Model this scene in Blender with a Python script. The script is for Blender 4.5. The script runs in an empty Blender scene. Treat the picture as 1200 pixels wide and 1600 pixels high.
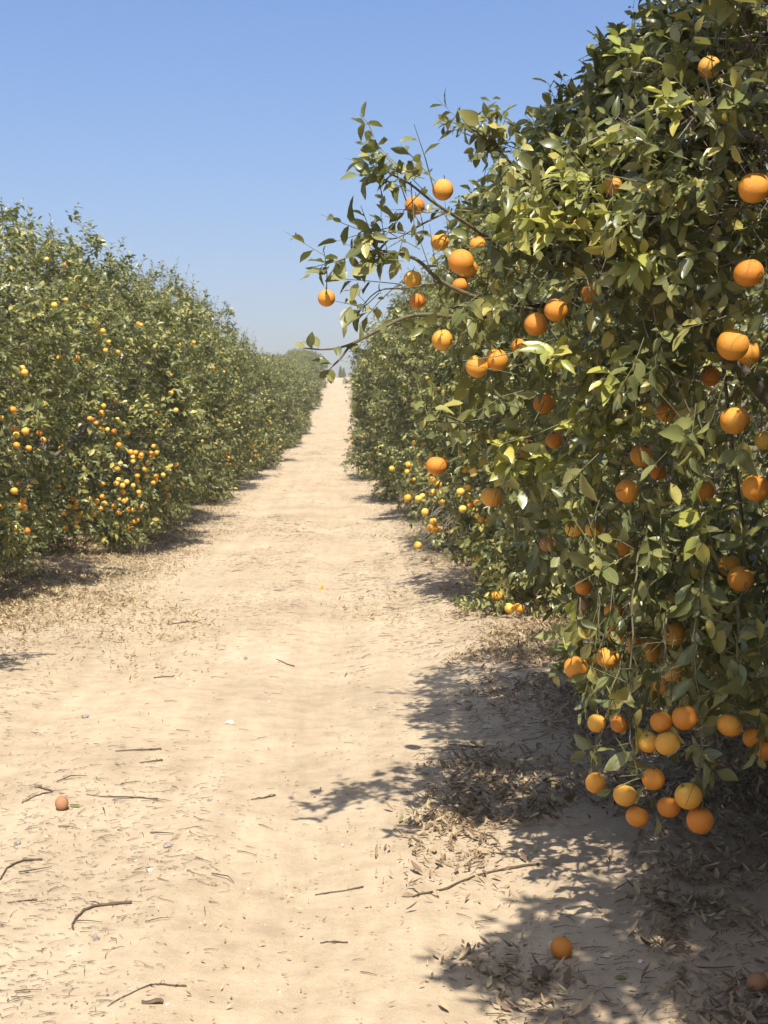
import bpy, math
import numpy as np
from mathutils import Vector, Matrix, Euler

RNG = np.random.default_rng(11)
SC = bpy.context.scene
COL = SC.collection
rad = math.radians

# ------------------------------------------------------------------ camera
CAM_H, F, F0 = 1.6, 2000.0, 1200.0      # F: focal length in pixels of the 1200 px wide photograph
K = F / F0                               # distances below are written for F0 and stretched by K
PITCH, YAW = math.pi / 2 - math.atan(110 / F), -math.atan(65 / F)
cam = bpy.data.cameras.new('camera')
cam.sensor_fit = 'HORIZONTAL'
cam.sensor_width = 36.0
cam.lens = 36.0 * F / 1200
cam.clip_start, cam.clip_end = 0.05, 6000
cam.dof.use_dof = True
cam.dof.focus_distance = 5.2
cam.dof.aperture_fstop = 13.0
cam_ob = bpy.data.objects.new('camera', cam)
cam_ob.location = (0, 0, CAM_H)
cam_ob.rotation_euler = (PITCH, 0, YAW)
COL.objects.link(cam_ob)
SC.camera = cam_ob

# ------------------------------------------------------------------ sky and sun
SUN_EL = 57.0
SUN_H = np.array([0.05, -0.99])
SUN_H = SUN_H / np.linalg.norm(SUN_H)
SUN_V = np.array([SUN_H[0] * math.cos(rad(SUN_EL)), SUN_H[1] * math.cos(rad(SUN_EL)), math.sin(rad(SUN_EL))])
w = bpy.data.worlds.new('World')
SC.world = w
w.use_nodes = True
nt = w.node_tree
bg = nt.nodes['Background']
sky = nt.nodes.new('ShaderNodeTexSky')
sky.sky_type = 'NISHITA'
sky.sun_disc = False
sky.sun_elevation = rad(SUN_EL)
sky.sun_rotation = math.atan2(SUN_H[0], SUN_H[1])
sky.altitude = 0
sky.air_density = 1.0
sky.dust_density = 2.6
sky.ozone_density = 2.6
# dusty air low over the horizon
tcw = nt.nodes.new('ShaderNodeTexCoord')
spw = nt.nodes.new('ShaderNodeSeparateXYZ')
nt.links.new(tcw.outputs['Generated'], spw.inputs[0])
rpw = nt.nodes.new('ShaderNodeValToRGB')
el_ = rpw.color_ramp.elements
el_[0].position, el_[0].color = 0.0, (0.86, 0.75, 0.72, 1)
el_[1].position, el_[1].color = 0.7, (0.9, 0.95, 1.05, 1)
for p_, c_ in ((0.09, (0.87, 0.79, 0.81, 1)), (0.19, (0.80, 0.82, 0.91, 1)), (0.33, (0.74, 0.84, 1.02, 1))):
    e_ = el_.new(p_)
    e_.color = c_
nt.links.new(spw.outputs[2], rpw.inputs[0])
mxw = nt.nodes.new('ShaderNodeMix')
mxw.data_type, mxw.blend_type = 'RGBA', 'MULTIPLY'
mxw.inputs[0].default_value = 1.0
nt.links.new(sky.outputs[0], mxw.inputs[6])
nt.links.new(rpw.outputs[0], mxw.inputs[7])
nt.links.new(mxw.outputs[2], bg.inputs[0])
bg.inputs[1].default_value = 0.12
sun = bpy.data.lights.new('sun', 'SUN')
sun.energy = 5.0
sun.angle = rad(0.53)
sun.color = (1.0, 0.945, 0.86)
sun_ob = bpy.data.objects.new('sun', sun)
sun_ob.rotation_euler = Vector(SUN_V).to_track_quat('Z', 'Y').to_euler()
sun_ob.location = (3, -8, 16)
COL.objects.link(sun_ob)
SC.view_settings.view_transform = 'Standard'
SC.view_settings.look = 'None'
SC.view_settings.exposure = 0.70
SC.view_settings.gamma = 1.0
SC.view_settings.use_curve_mapping = False
SC.cycles.max_bounces = 8
SC.cycles.diffuse_bounces = 4
SC.cycles.transmission_bounces = 4
SC.cycles.glossy_bounces = 2

# ------------------------------------------------------------------ camera maths
RM = np.array(Euler((PITCH, 0, YAW)).to_matrix())
CP = np.array([0, 0, CAM_H])


def P(px, py, d):
    v = np.array([(px - 600) / F, (800 - py) / F, -1.0]) * d * K
    return RM @ v + CP


def proj(Q):
    q = (np.asarray(Q) - CP) @ RM
    d = -q[..., 2]
    dd = np.where(np.abs(d) < 1e-4, 1e-4, d)
    return 600 + F * q[..., 0] / dd, 800 - F * q[..., 1] / dd, d / K


def in_poly(px, py, poly):
    poly = np.asarray(poly, float)
    ins = np.zeros(np.shape(px), bool)
    j = len(poly) - 1
    for i in range(len(poly)):
        xi, yi = poly[i]
        xj, yj = poly[j]
        c = ((yi > py) != (yj > py)) & (px < (xj - xi) * (py - yi) / (yj - yi + 1e-12) + xi)
        ins ^= c
        j = i
    return ins


# ------------------------------------------------------------------ noise and terrain
_perm = np.random.default_rng(3).random((256, 256))


def vnoise(x, y):
    xi, yi = np.floor(x).astype(int), np.floor(y).astype(int)
    fx, fy = x - xi, y - yi
    fx, fy = fx * fx * (3 - 2 * fx), fy * fy * (3 - 2 * fy)
    g = lambda a, b: _perm[a & 255, b & 255]
    return ((g(xi, yi) * (1 - fx) + g(xi + 1, yi) * fx) * (1 - fy)
            + (g(xi, yi + 1) * (1 - fx) + g(xi + 1, yi + 1) * fx) * fy) * 2 - 1


def fbm(x, y, n=4):
    s, a = 0, 1.0
    for i in range(n):
        s = s + a * vnoise(x * 2 ** i + 17 * i, y * 2 ** i + 5 * i)
        a *= 0.5
    return s


def sstep(x, a, b):
    t = np.clip((x - a) / (b - a), 0, 1)
    return t * t * (3 - 2 * t)


def base_h(y):
    y = np.asarray(y, float) / K
    t = np.clip(np.minimum(y, 104) - 8, 0, None)
    h = 0.00416 * t ** 1.7
    s0, s1, L = 0.00416 * 1.7 * 96 ** 0.7, -0.05, 26.0
    q = np.clip(y - 104, 0, L)
    h = h + s0 * q + (s1 - s0) * q * q / (2 * L)
    h = h + s1 * np.clip(y - 104 - L, 0, 140)
    return h


def gz(x, y):
    x, y = np.asarray(x, float), np.asarray(y, float)
    near = 1 / (1 + np.abs(y) / 60.0)
    h = base_h(y)
    wob = 0.18 * fbm(y * 0.12, y * 0 + 3.3, 2)
    h = h + 0.10 * sstep(x + wob, 0.45, 1.5) + 0.10 * sstep(-x + wob, 2.7, 4.0)
    for x0 in (-0.22, -1.72):
        h = h - 0.028 * np.exp(-((x - x0 - wob) / 0.24) ** 2)
        h = h + 0.012 * np.exp(-((np.abs(x - x0 - wob) - 0.42) / 0.12) ** 2)
    h = h + 0.016 * fbm(x * 0.9, y * 0.4, 3)
    h = h + (0.0040 * fbm(x * 4.3, y * 0.9, 3) + 0.0022 * fbm(x * 15, y * 13, 2)) * np.minimum(1, near * 1.5)
    return h


def ground_px(px, py):
    """world point on the ground seen at a pixel of the photograph"""
    v = RM @ np.array([(px - 600) / F, (800 - py) / F, -1.0])
    lo = 0.5
    d = lo
    while d < 300:
        q = CP + v * d
        if q[2] < gz(q[0], q[1]):
            break
        d *= 1.01
    a, b = d / 1.01, d
    for _ in range(20):
        m = (a + b) / 2
        q = CP + v * m
        if q[2] < gz(q[0], q[1]):
            b = m
        else:
            a = m
    return CP + v * b


# ------------------------------------------------------------------ mesh helpers
class Acc:
    def __init__(s):
        s.V, s.T, s.Q, s.U, s.n = [], [], [], [], 0

    def add(s, V, tris=None, quads=None, uv=None):
        V = np.asarray(V, float).reshape(-1, 3)
        if tris is not None and len(tris):
            s.T.append(np.asarray(tris, int).reshape(-1, 3) + s.n)
        if quads is not None and len(quads):
            s.Q.append(np.asarray(quads, int).reshape(-1, 4) + s.n)
        s.U.append(np.zeros((len(V), 2)) if uv is None else np.asarray(uv, float).reshape(-1, 2))
        s.V.append(V)
        s.n += len(V)

    def mesh(s, name, mat, smooth=True):
        V = np.concatenate(s.V) if s.V else np.zeros((0, 3))
        T = np.concatenate(s.T) if s.T else np.zeros((0, 3), int)
        Q = np.concatenate(s.Q) if s.Q else np.zeros((0, 4), int)
        U = np.concatenate(s.U) if s.U else np.zeros((0, 2))
        me = bpy.data.meshes.new(name)
        me.vertices.add(len(V))
        me.vertices.foreach_set('co', V.astype(np.float32).ravel())
        idx = np.concatenate([T.ravel(), Q.ravel()]).astype(np.int32)
        me.loops.add(len(idx))
        me.loops.foreach_set('vertex_index', idx)
        st = np.concatenate([np.arange(len(T)) * 3, len(T) * 3 + np.arange(len(Q)) * 4]).astype(np.int32)
        me.polygons.add(len(st))
        me.polygons.foreach_set('loop_start', st)
        me.polygons.foreach_set('use_smooth', np.full(len(st), smooth))
        uvl = me.uv_layers.new(name='UVMap')
        uvl.data.foreach_set('uv', U[idx].astype(np.float32).ravel())
        me.update(calc_edges=True)
        if mat:
            me.materials.append(mat)
        return me

    def obj(s, name, mat, parent=None, smooth=True, loc=None):
        o = bpy.data.objects.new(name, s.mesh(name, mat, smooth))
        COL.objects.link(o)
        if parent:
            o.parent = parent
        if loc is not None:
            o.location = loc
        return o


def tag(o, label=None, cat=None, group=None, kind=None):
    if label:
        o['label'] = label
    if cat:
        o['category'] = cat
    if group:
        o['group'] = group
    if kind:
        o['kind'] = kind
    return o


def empty(name, loc):
    o = bpy.data.objects.new(name, None)
    o.empty_display_size = 0.2
    o.location = loc
    COL.objects.link(o)
    return o


def norm(v):
    v = np.asarray(v, float)
    return v / (np.linalg.norm(v, axis=-1, keepdims=True) + 1e-12)


def tube(acc, pts, r, sides=6):
    pts = np.asarray(pts, float)
    n = len(pts)
    r = np.broadcast_to(np.asarray(r, float), (n,))
    t = norm(np.gradient(pts, axis=0))
    ref = np.array([0.31, 0.2, 0.93]) if abs(t[0][2]) < 0.8 else np.array([0.94, 0.3, 0.1])
    a = norm(np.cross(t, ref))
    b = np.cross(t, a)
    ang = np.arange(sides) * 2 * np.pi / sides
    ring = (a[:, None] * np.cos(ang)[None, :, None] + b[:, None] * np.sin(ang)[None, :, None]) * r[:, None, None]
    V = (pts[:, None] + ring).reshape(-1, 3)
    q = []
    for i in range(n - 1):
        for j in range(sides):
            k = (j + 1) % sides
            q.append((i * sides + j, i * sides + k, (i + 1) * sides + k, (i + 1) * sides + j))
    tr = []
    for j in range(1, sides - 1):
        tr.append((0, j + 1, j))
        e = (n - 1) * sides
        tr.append((e, e + j, e + j + 1))
    acc.add(V, tr, q)


def smooth_path(pts, m=4):
    pts = np.asarray(pts, float)
    n = len(pts)
    if n < 3:
        return pts
    out = []
    for i in range(n - 1):
        p0, p1, p2, p3 = pts[max(i - 1, 0)], pts[i], pts[i + 1], pts[min(i + 2, n - 1)]
        for k in range(m):
            t = k / m
            out.append(0.5 * (2 * p1 + (p2 - p0) * t + (2 * p0 - 5 * p1 + 4 * p2 - p3) * t * t + (3 * p1 - p0 - 3 * p2 + p3) * t ** 3))
    out.append(pts[-1])
    return np.array(out)


def twigs_bulk(acc, A, B, bend, r):
    """many thin three-sided twigs at once; A,B (N,3), bend (N,3) mid offset, r (N,)"""
    N = len(A)
    M = (A + B) / 2 + bend
    t = norm(B - A)
    ref = np.where(np.abs(t[:, 2:3]) < 0.8, np.array([[0.1, 0.2, 0.97]]), np.array([[0.97, 0.2, 0.1]]))
    a = norm(np.cross(t, ref))
    b = np.cross(t, a)
    V = np.zeros((N, 9, 3))
    for k, (c, s) in enumerate(((A, 1.0), (M, 0.8), (B, 0.45))):
        for j in range(3):
            an = j * 2 * np.pi / 3
            V[:, k * 3 + j] = c + (a * math.cos(an) + b * math.sin(an)) * (r * s)[:, None]
    f = []
    for k in range(2):
        for j in range(3):
            l = (j + 1) % 3
            f.append((k * 3 + j, k * 3 + l, k * 3 + 3 + l, k * 3 + 3 + j))
    f = np.array(f)
    Q = (f[None] + (np.arange(N) * 9)[:, None, None]).reshape(-1, 4)
    acc.add(V.reshape(-1, 3), None, Q)


# leaf templates: sections (t, width)
LEAF_T = {
    'hi': [(0.10, 0.10), (0.24, 0.66), (0.45, 1.0), (0.68, 0.86), (0.87, 0.42)],
    'mid': [(0.18, 0.55), (0.5, 1.0), (0.8, 0.6)],
    'low': [(0.32, 0.9), (0.7, 0.8)],
    'min': [(0.45, 1.0)],
}


def leaves(acc, pos, a, n, L, Wd, curl, fold, tpl='mid', twist=None):
    """pos,a,n (N,3); L,Wd,curl,fold (N,)"""
    N = len(pos)
    if N == 0:
        return
    a = norm(a)
    n = norm(n - a * np.sum(a * n, 1, keepdims=True))
    s = np.cross(a, n)
    sec = LEAF_T[tpl]
    k = len(sec)
    V = np.zeros((N, 3 * k + 2, 3))
    U = np.zeros((3 * k + 2, 2))

    def at(t):
        return pos + a * (L * t)[:, None] - n * (curl * L * t * t)[:, None]

    V[:, 0] = pos
    U[0] = (0, 0.5)
    cf, sf = np.cos(fold), np.sin(fold)
    tw = np.zeros(N) if twist is None else twist
    for i, (t, wv) in enumerate(sec):
        c = at(np.full(N, t))
        hw = Wd * 0.5 * wv
        ct, st_ = np.cos(tw * t), np.sin(tw * t)
        s2 = s * ct[:, None] + n * st_[:, None]
        n2 = n * ct[:, None] - s * st_[:, None]
        wav = hw * 0.18 * np.sin(t * 9 + pos[:, 0] * 40)
        V[:, 1 + 3 * i] = c - s2 * (hw * cf)[:, None] + n2 * (hw * sf + wav)[:, None]
        V[:, 2 + 3 * i] = c
        V[:, 3 + 3 * i] = c + s2 * (hw * cf)[:, None] + n2 * (hw * sf - wav)[:, None]
        U[1 + 3 * i] = (t, 0.0)
        U[2 + 3 * i] = (t, 0.5)
        U[3 + 3 * i] = (t, 1.0)
    e = 3 * k + 1
    V[:, e] = at(np.ones(N))
    U[e] = (1, 0.5)
    T = [(0, 2, 1), (0, 3, 2), (e, e - 3, e - 2), (e, e - 2, e - 1)]
    Q = []
    for i in range(k - 1):
        o = 1 + 3 * i
        Q += [(o, o + 1, o + 4, o + 3), (o + 1, o + 2, o + 5, o + 4)]
    off = (np.arange(N) * (3 * k + 2))[:, None, None]
    T = (np.array(T)[None] + off).reshape(-1, 3)
    Qa = (np.array(Q)[None] + off).reshape(-1, 4) if Q else None
    acc.add(V.reshape(-1, 3), T, Qa, np.tile(U, (N, 1)))


def shoots_to_leaves(B, D, Ls, kmin, kmax, rng, size=0.085, upb=0.85):
    """leafy shoots: base B (N,3), direction D, length Ls -> leaf arrays"""
    N = len(B)
    D = norm(D)
    cnt = rng.integers(kmin, kmax + 1, N)
    idx = np.repeat(np.arange(N), cnt)
    start = np.cumsum(cnt) - cnt
    j = np.arange(len(idx)) - start[idx]
    fr = (j + 0.6) / cnt[idx]
    d = D[idx]
    pos = B[idx] + d * (Ls[idx] * fr)[:, None]
    ref = np.where(np.abs(d[:, 2:3]) < 0.85, np.array([[0., 0, 1]]), np.array([[1., 0, 0]]))
    x = norm(np.cross(d, ref))
    y = np.cross(d, x)
    ph = j * 2.4 + (rng.random(N) * 6.28)[idx] + rng.normal(0, 0.3, len(idx))
    r = x * np.cos(ph)[:, None] + y * np.sin(ph)[:, None]
    op = np.radians(np.clip(68 - 38 * fr + rng.normal(0, 12, len(idx)), 12, 100))
    a = d * np.cos(op)[:, None] + r * np.sin(op)[:, None]
    a[:, 2] -= 0.18 + 0.25 * rng.random(len(idx))
    a = norm(a)
    nn = norm(d - a * np.sum(a * d, 1, keepdims=True))
    nn = nn + np.array([0, 0, upb]) + rng.normal(0, 0.4, nn.shape)
    L = size * np.clip(rng.normal(1, 0.27, len(idx)), 0.4, 1.55) * (1.08 - 0.35 * fr)
    Wd = L * rng.uniform(0.41, 0.59, len(idx))
    curl = rng.uniform(-0.08, 0.5, len(idx))
    fold = rng.uniform(0.1, 0.65, len(idx))
    return [pos, a, nn, L, Wd, curl, fold]


# ------------------------------------------------------------------ materials
def mat(name):
    m = bpy.data.materials.new(name)
    m.use_nodes = True
    t = m.node_tree
    return m, t, t.nodes['Principled BSDF'], t.nodes['Material Output']


def N_(t, typ, **kw):
    n = t.nodes.new(typ)
    for k, v in kw.items():
        setattr(n, k, v)
    return n


def ramp(t, fac, stops, interp='LINEAR'):
    r = t.nodes.new('ShaderNodeValToRGB')
    r.color_ramp.interpolation = interp
    e = r.color_ramp.elements
    while len(e) < len(stops):
        e.new(0.5)
    for el, (p, c) in zip(e, stops):
        el.position = p
        el.color = (*c, 1)
    t.links.new(fac, r.inputs[0])
    return r.outputs[0]


def noise(t, scale, vec=None, detail=4, rough=0.55):
    n = N_(t, 'ShaderNodeTexNoise')
    n.inputs['Scale'].default_value = scale
    n.inputs['Detail'].default_value = detail
    n.inputs['Roughness'].default_value = rough
    if vec is not None:
        t.links.new(vec, n.inputs['Vector'])
    return n.outputs[0]


def mix(t, fac, a, b, mode='MIX'):
    m = N_(t, 'ShaderNodeMix', data_type='RGBA', blend_type=mode)
    if isinstance(fac, (int, float)):
        m.inputs[0].default_value = fac
    else:
        t.links.new(fac, m.inputs[0])
    for k, v in ((6, a), (7, b)):
        if isinstance(v, tuple):
            m.inputs[k].default_value = (*v, 1)
        else:
            t.links.new(v, m.inputs[k])
    return m.outputs[2]


def math_(t, op, a, b=None, clamp=False):
    m = N_(t, 'ShaderNodeMath', operation=op)
    m.use_clamp = clamp
    for k, v in ((0, a), (1, b)):
        if v is None:
            continue
        if isinstance(v, (int, float)):
            m.inputs[k].default_value = v
        else:
            t.links.new(v, m.inputs[k])
    return m.outputs[0]


def bump(t, height, strength, dist, bsdf, nrm=None):
    b = N_(t, 'ShaderNodeBump')
    b.inputs['Strength'].default_value = strength
    b.inputs['Distance'].default_value = dist
    t.links.new(height, b.inputs['Height'])
    if nrm is not None:
        t.links.new(nrm, b.inputs['Normal'])
    t.links.new(b.outputs[0], bsdf.inputs['Normal'])
    return b.outputs[0]


def leaf_material(name, stops, back, transl=0.22, veins=False, rough=0.34, tint=(0.17, 0.155, 0.045), glow=(0.34, 0.38, 0.06)):
    m, t, b, out = mat(name)
    g = N_(t, 'ShaderNodeNewGeometry')
    c = ramp(t, g.outputs['Random Per Island'], stops)
    oi = N_(t, 'ShaderNodeTexCoord')
    nz = noise(t, 55 if veins else 1.3, oi.outputs['Object'], 3)
    c = mix(t, math_(t, 'MULTIPLY', nz, 0.42), c, tint)
    if veins:
        uv = N_(t, 'ShaderNodeSeparateXYZ')
        t.links.new(oi.outputs['UV'], uv.inputs[0])
        side = math_(t, 'ABSOLUTE', math_(t, 'SUBTRACT', uv.outputs[1], 0.5))
        rib = math_(t, 'SUBTRACT', 1.0, math_(t, 'MULTIPLY', side, 16.0), True)
        ph = math_(t, 'SUBTRACT', math_(t, 'MULTIPLY', uv.outputs[0], 52.0), math_(t, 'MULTIPLY', side, 30.0))
        vs = math_(t, 'POWER', math_(t, 'ABSOLUTE', math_(t, 'SINE', ph)), 8.0)
        vv = math_(t, 'MAXIMUM', rib, math_(t, 'MULTIPLY', vs, 0.25))
        c = mix(t, math_(t, 'MULTIPLY', vv, 0.5), c, (0.24, 0.23, 0.08))
    c2 = mix(t, g.outputs['Backfacing'], c, mix(t, 0.55, c, back))
    t.links.new(c2, b.inputs['Base Color'])
    b.inputs['Roughness'].default_value = rough
    b.inputs['Specular IOR Level'].default_value = 0.45
    tr = N_(t, 'ShaderNodeBsdfTranslucent')
    t.links.new(mix(t, 0.5, c, glow), tr.inputs[0])
    ms = N_(t, 'ShaderNodeMixShader')
    ms.inputs[0].default_value = transl
    t.links.new(b.outputs[0], ms.inputs[1])
    t.links.new(tr.outputs[0], ms.inputs[2])
    t.links.new(ms.outputs[0], out.inputs[0])
    return m


GREENS = [(0.0, (0.050, 0.072, 0.026)), (0.22, (0.080, 0.098, 0.034)), (0.34, (0.148, 0.170, 0.060)), (0.55, (0.208, 0.222, 0.080)),
          (0.78, (0.300, 0.285, 0.100)), (0.93, (0.42, 0.37, 0.10)), (1.0, (0.52, 0.42, 0.10))]
M_LEAF = leaf_material('citrus_leaf', GREENS, (0.15, 0.17, 0.085))
M_LEAF_NEAR = leaf_material('citrus_leaf_veined', GREENS, (0.15, 0.17, 0.085), veins=True)
YOUNG = [(0.0, (0.20, 0.23, 0.05)), (0.4, (0.34, 0.34, 0.07)), (0.75, (0.46, 0.43, 0.09)), (1.0, (0.58, 0.50, 0.10))]
M_LEAF_YOUNG = leaf_material('young_citrus_leaf', YOUNG, (0.3, 0.32, 0.1), veins=True, tint=(0.30, 0.30, 0.07))
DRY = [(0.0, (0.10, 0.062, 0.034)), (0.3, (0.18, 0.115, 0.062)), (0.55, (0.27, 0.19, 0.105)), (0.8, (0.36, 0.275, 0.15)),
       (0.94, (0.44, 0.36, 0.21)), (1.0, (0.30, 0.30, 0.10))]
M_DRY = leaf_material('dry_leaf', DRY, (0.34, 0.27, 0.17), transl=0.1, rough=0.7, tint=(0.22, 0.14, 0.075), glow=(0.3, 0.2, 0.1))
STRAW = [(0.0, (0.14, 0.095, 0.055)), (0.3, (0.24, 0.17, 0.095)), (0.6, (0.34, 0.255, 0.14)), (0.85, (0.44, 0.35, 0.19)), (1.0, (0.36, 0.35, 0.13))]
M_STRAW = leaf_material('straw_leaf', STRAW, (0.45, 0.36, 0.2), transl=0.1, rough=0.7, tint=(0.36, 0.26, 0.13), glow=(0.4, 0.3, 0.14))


def bark_material(name, c1, c2, scale=40):
    m, t, b, out = mat(name)
    tc = N_(t, 'ShaderNodeTexCoord')
    nz = noise(t, scale, tc.outputs['Object'], 5, 0.65)
    t.links.new(ramp(t, nz, [(0.3, c1), (0.7, c2)]), b.inputs['Base Color'])
    b.inputs['Roughness'].default_value = 0.85
    b.inputs['Specular IOR Level'].default_value = 0.2
    bump(t, nz, 0.6, 0.004, b)
    return m


M_BARK = bark_material('orange_bark', (0.075, 0.058, 0.042), (0.20, 0.165, 0.125), 30)
M_TWIG = bark_material('grey_twig', (0.15, 0.12, 0.09), (0.32, 0.27, 0.21), 60)
M_BRANCH = bark_material('young_branch', (0.085, 0.075, 0.042), (0.17, 0.14, 0.085), 50)
M_GREENTWIG = bark_material('green_twig', (0.10, 0.11, 0.045), (0.20, 0.18, 0.09), 60)
M_LITTERTWIG = bark_material('fallen_twig', (0.060, 0.043, 0.028), (0.15, 0.108, 0.07), 45)


def orange_material(name, stops, scuff, scuff_at=0.64, rough=0.42):
    m, t, b, out = mat(name)
    tc = N_(t, 'ShaderNodeTexCoord')
    oi = N_(t, 'ShaderNodeObjectInfo')
    off = N_(t, 'ShaderNodeVectorMath', operation='ADD')
    t.links.new(tc.outputs['Object'], off.inputs[0])
    cmb = N_(t, 'ShaderNodeCombineXYZ')
    for k in range(3):
        t.links.new(math_(t, 'MULTIPLY', oi.outputs['Random'], 13.0 + 7 * k), cmb.inputs[k])
    t.links.new(cmb.outputs[0], off.inputs[1])
    v = off.outputs[0]
    n1 = noise(t, 14, v, 3)
    fac = math_(t, 'ADD', math_(t, 'MULTIPLY', n1, 0.65), math_(t, 'SUBTRACT', math_(t, 'MULTIPLY', oi.outputs['Random'], 0.7), 0.17))
    c = ramp(t, fac, stops)
    n2 = noise(t, 38, v, 5, 0.7)
    sc = ramp(t, n2, [(scuff_at, (0, 0, 0)), (scuff_at + 0.1, (1, 1, 1))])
    c = mix(t, math_(t, 'MULTIPLY', sc, 0.6), c, scuff)
    sp_ = N_(t, 'ShaderNodeSeparateXYZ')
    t.links.new(tc.outputs['Object'], sp_.inputs[0])
    gs = math_(t, 'MULTIPLY', math_(t, 'SUBTRACT', sp_.outputs[2], math_(t, 'SUBTRACT', 1.25, math_(t, 'MULTIPLY', oi.outputs['Random'], 0.75))), 1.6, True)
    c = mix(t, math_(t, 'MULTIPLY', gs, math_(t, 'ADD', 0.35, n1)), c, (0.36, 0.30, 0.05))
    fl = noise(t, 210, v, 2)
    c = mix(t, math_(t, 'MULTIPLY', ramp(t, fl, [(0.60, (0, 0, 0)), (0.68, (1, 1, 1))]), 0.35), c, scuff)
    t.links.new(c, b.inputs['Base Color'])
    b.inputs['Roughness'].default_value = rough
    b.inputs['Specular IOR Level'].default_value = 0.4
    vo = N_(t, 'ShaderNodeTexVoronoi')
    vo.inputs['Scale'].default_value = 480
    t.links.new(v, vo.inputs['Vector'])
    h = math_(t, 'ADD', math_(t, 'MULTIPLY', vo.outputs[0], 0.35), noise(t, 40, v, 3))
    bump(t, h, 0.5, 0.003, b)
    return m


M_ORANGE = orange_material('orange_peel', [(0.2, (0.60, 0.205, 0.022)), (0.5, (0.68, 0.280, 0.032)), (0.8, (0.72, 0.360, 0.050))], (0.40, 0.17, 0.03))
M_ORANGE_PALE = orange_material('pale_orange_peel', [(0.2, (0.72, 0.32, 0.03)), (0.5, (0.76, 0.42, 0.06)), (0.8, (0.74, 0.50, 0.10))], (0.48, 0.26, 0.05))
M_ROT = orange_material('rotten_peel', [(0.25, (0.30, 0.13, 0.05)), (0.5, (0.42, 0.22, 0.11)), (0.75, (0.52, 0.36, 0.25))], (0.12, 0.06, 0.03), 0.55, 0.75)
M_DRIED = orange_material('dried_peel', [(0.25, (0.14, 0.10, 0.065)), (0.5, (0.22, 0.165, 0.11)), (0.75, (0.30, 0.24, 0.17))], (0.09, 0.06, 0.04), 0.55, 0.85)


def sand_material():
    m, t, b, out = mat('sand')
    tc = N_(t, 'ShaderNodeTexCoord')
    v = tc.outputs['Object']
    sx = N_(t, 'ShaderNodeSeparateXYZ')
    t.links.new(v, sx.inputs[0])
    n1 = noise(t, 0.7, v, 6, 0.6)
    c = ramp(t, n1, [(0.28, (0.350, 0.272, 0.180)), (0.5, (0.420, 0.330, 0.220)), (0.75, (0.482, 0.386, 0.265))])
    n2 = noise(t, 7, v, 6, 0.7)
    c = mix(t, 1.0, c, ramp(t, n2, [(0.25, (0.76, 0.75, 0.73)), (0.6, (1.05, 1.05, 1.05))]), 'MULTIPLY')
    n3 = noise(t, 260, v, 3, 0.7)
    c = mix(t, 1.0, c, ramp(t, n3, [(0.25, (0.66, 0.64, 0.61)), (0.5, (1, 1, 1)), (0.8, (1.14, 1.14, 1.14))]), 'MULTIPLY')
    # lengthwise streaks where wheels have passed
    mp = N_(t, 'ShaderNodeMapping')
    mp.inputs['Scale'].default_value = (5.0, 0.22, 1.0)
    t.links.new(v, mp.inputs['Vector'])
    c = mix(t, 1.0, c, ramp(t, noise(t, 1.0, mp.outputs[0], 5, 0.65), [(0.3, (0.90, 0.89, 0.875)), (0.6, (1.04, 1.04, 1.04))]), 'MULTIPLY')
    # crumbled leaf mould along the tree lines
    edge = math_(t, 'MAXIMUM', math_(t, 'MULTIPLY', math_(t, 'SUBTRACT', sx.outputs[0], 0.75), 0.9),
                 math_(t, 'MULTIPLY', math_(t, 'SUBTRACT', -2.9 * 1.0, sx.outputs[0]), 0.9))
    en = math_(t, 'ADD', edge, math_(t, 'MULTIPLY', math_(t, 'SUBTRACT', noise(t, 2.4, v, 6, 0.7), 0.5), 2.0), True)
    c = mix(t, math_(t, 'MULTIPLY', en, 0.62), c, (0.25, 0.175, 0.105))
    # dark specks of bark and grit
    vo = N_(t, 'ShaderNodeTexVoronoi')
    vo.inputs['Scale'].default_value = 34
    vo.inputs['Randomness'].default_value = 1
    t.links.new(v, vo.inputs['Vector'])
    spk = ramp(t, vo.outputs[0], [(0.10, (1, 1, 1)), (0.15, (0, 0, 0))])
    gate = ramp(t, noise(t, 5, v, 4, 0.7), [(0.52, (0, 0, 0)), (0.62, (1, 1, 1))])
    c = mix(t, math_(t, 'MULTIPLY', math_(t, 'MULTIPLY', spk, gate), 0.6), c, (0.22, 0.15, 0.09))
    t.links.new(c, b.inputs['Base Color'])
    b.inputs['Roughness'].default_value = 0.95
    b.inputs['Specular IOR Level'].default_value = 0.12
    h = math_(t, 'ADD', math_(t, 'MULTIPLY', n3, 0.25), math_(t, 'ADD', math_(t, 'MULTIPLY', noise(t, 45, v, 5, 0.65), 1.0), math_(t, 'MULTIPLY', noise(t, 11, v, 4, 0.6), 1.3)))
    # lengthwise tyre marks pressed into the packed sand
    wob = math_(t, 'MULTIPLY', math_(t, 'SUBTRACT', noise(t, 0.25, v, 2), 0.5), 0.5)
    xw = math_(t, 'ADD', sx.outputs[0], wob)
    line = math_(t, 'SINE', math_(t, 'MULTIPLY', xw, 150.0))
    msk = None
    for x0 in (-0.22, -1.72):
        k_ = math_(t, 'SUBTRACT', 1.0, math_(t, 'MULTIPLY', math_(t, 'ABSOLUTE', math_(t, 'SUBTRACT', xw, x0)), 4.5), True)
        msk = k_ if msk is None else math_(t, 'MAXIMUM', msk, k_)
    msk = math_(t, 'MULTIPLY', msk, ramp(t, noise(t, 1.6, v, 3), [(0.35, (0, 0, 0)), (0.6, (1, 1, 1))]))
    h = math_(t, 'ADD', h, math_(t, 'MULTIPLY', math_(t, 'MULTIPLY', line, msk), 0.4))
    bump(t, h, 0.45, 0.009, b)
    return m


M_SAND = sand_material()

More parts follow.
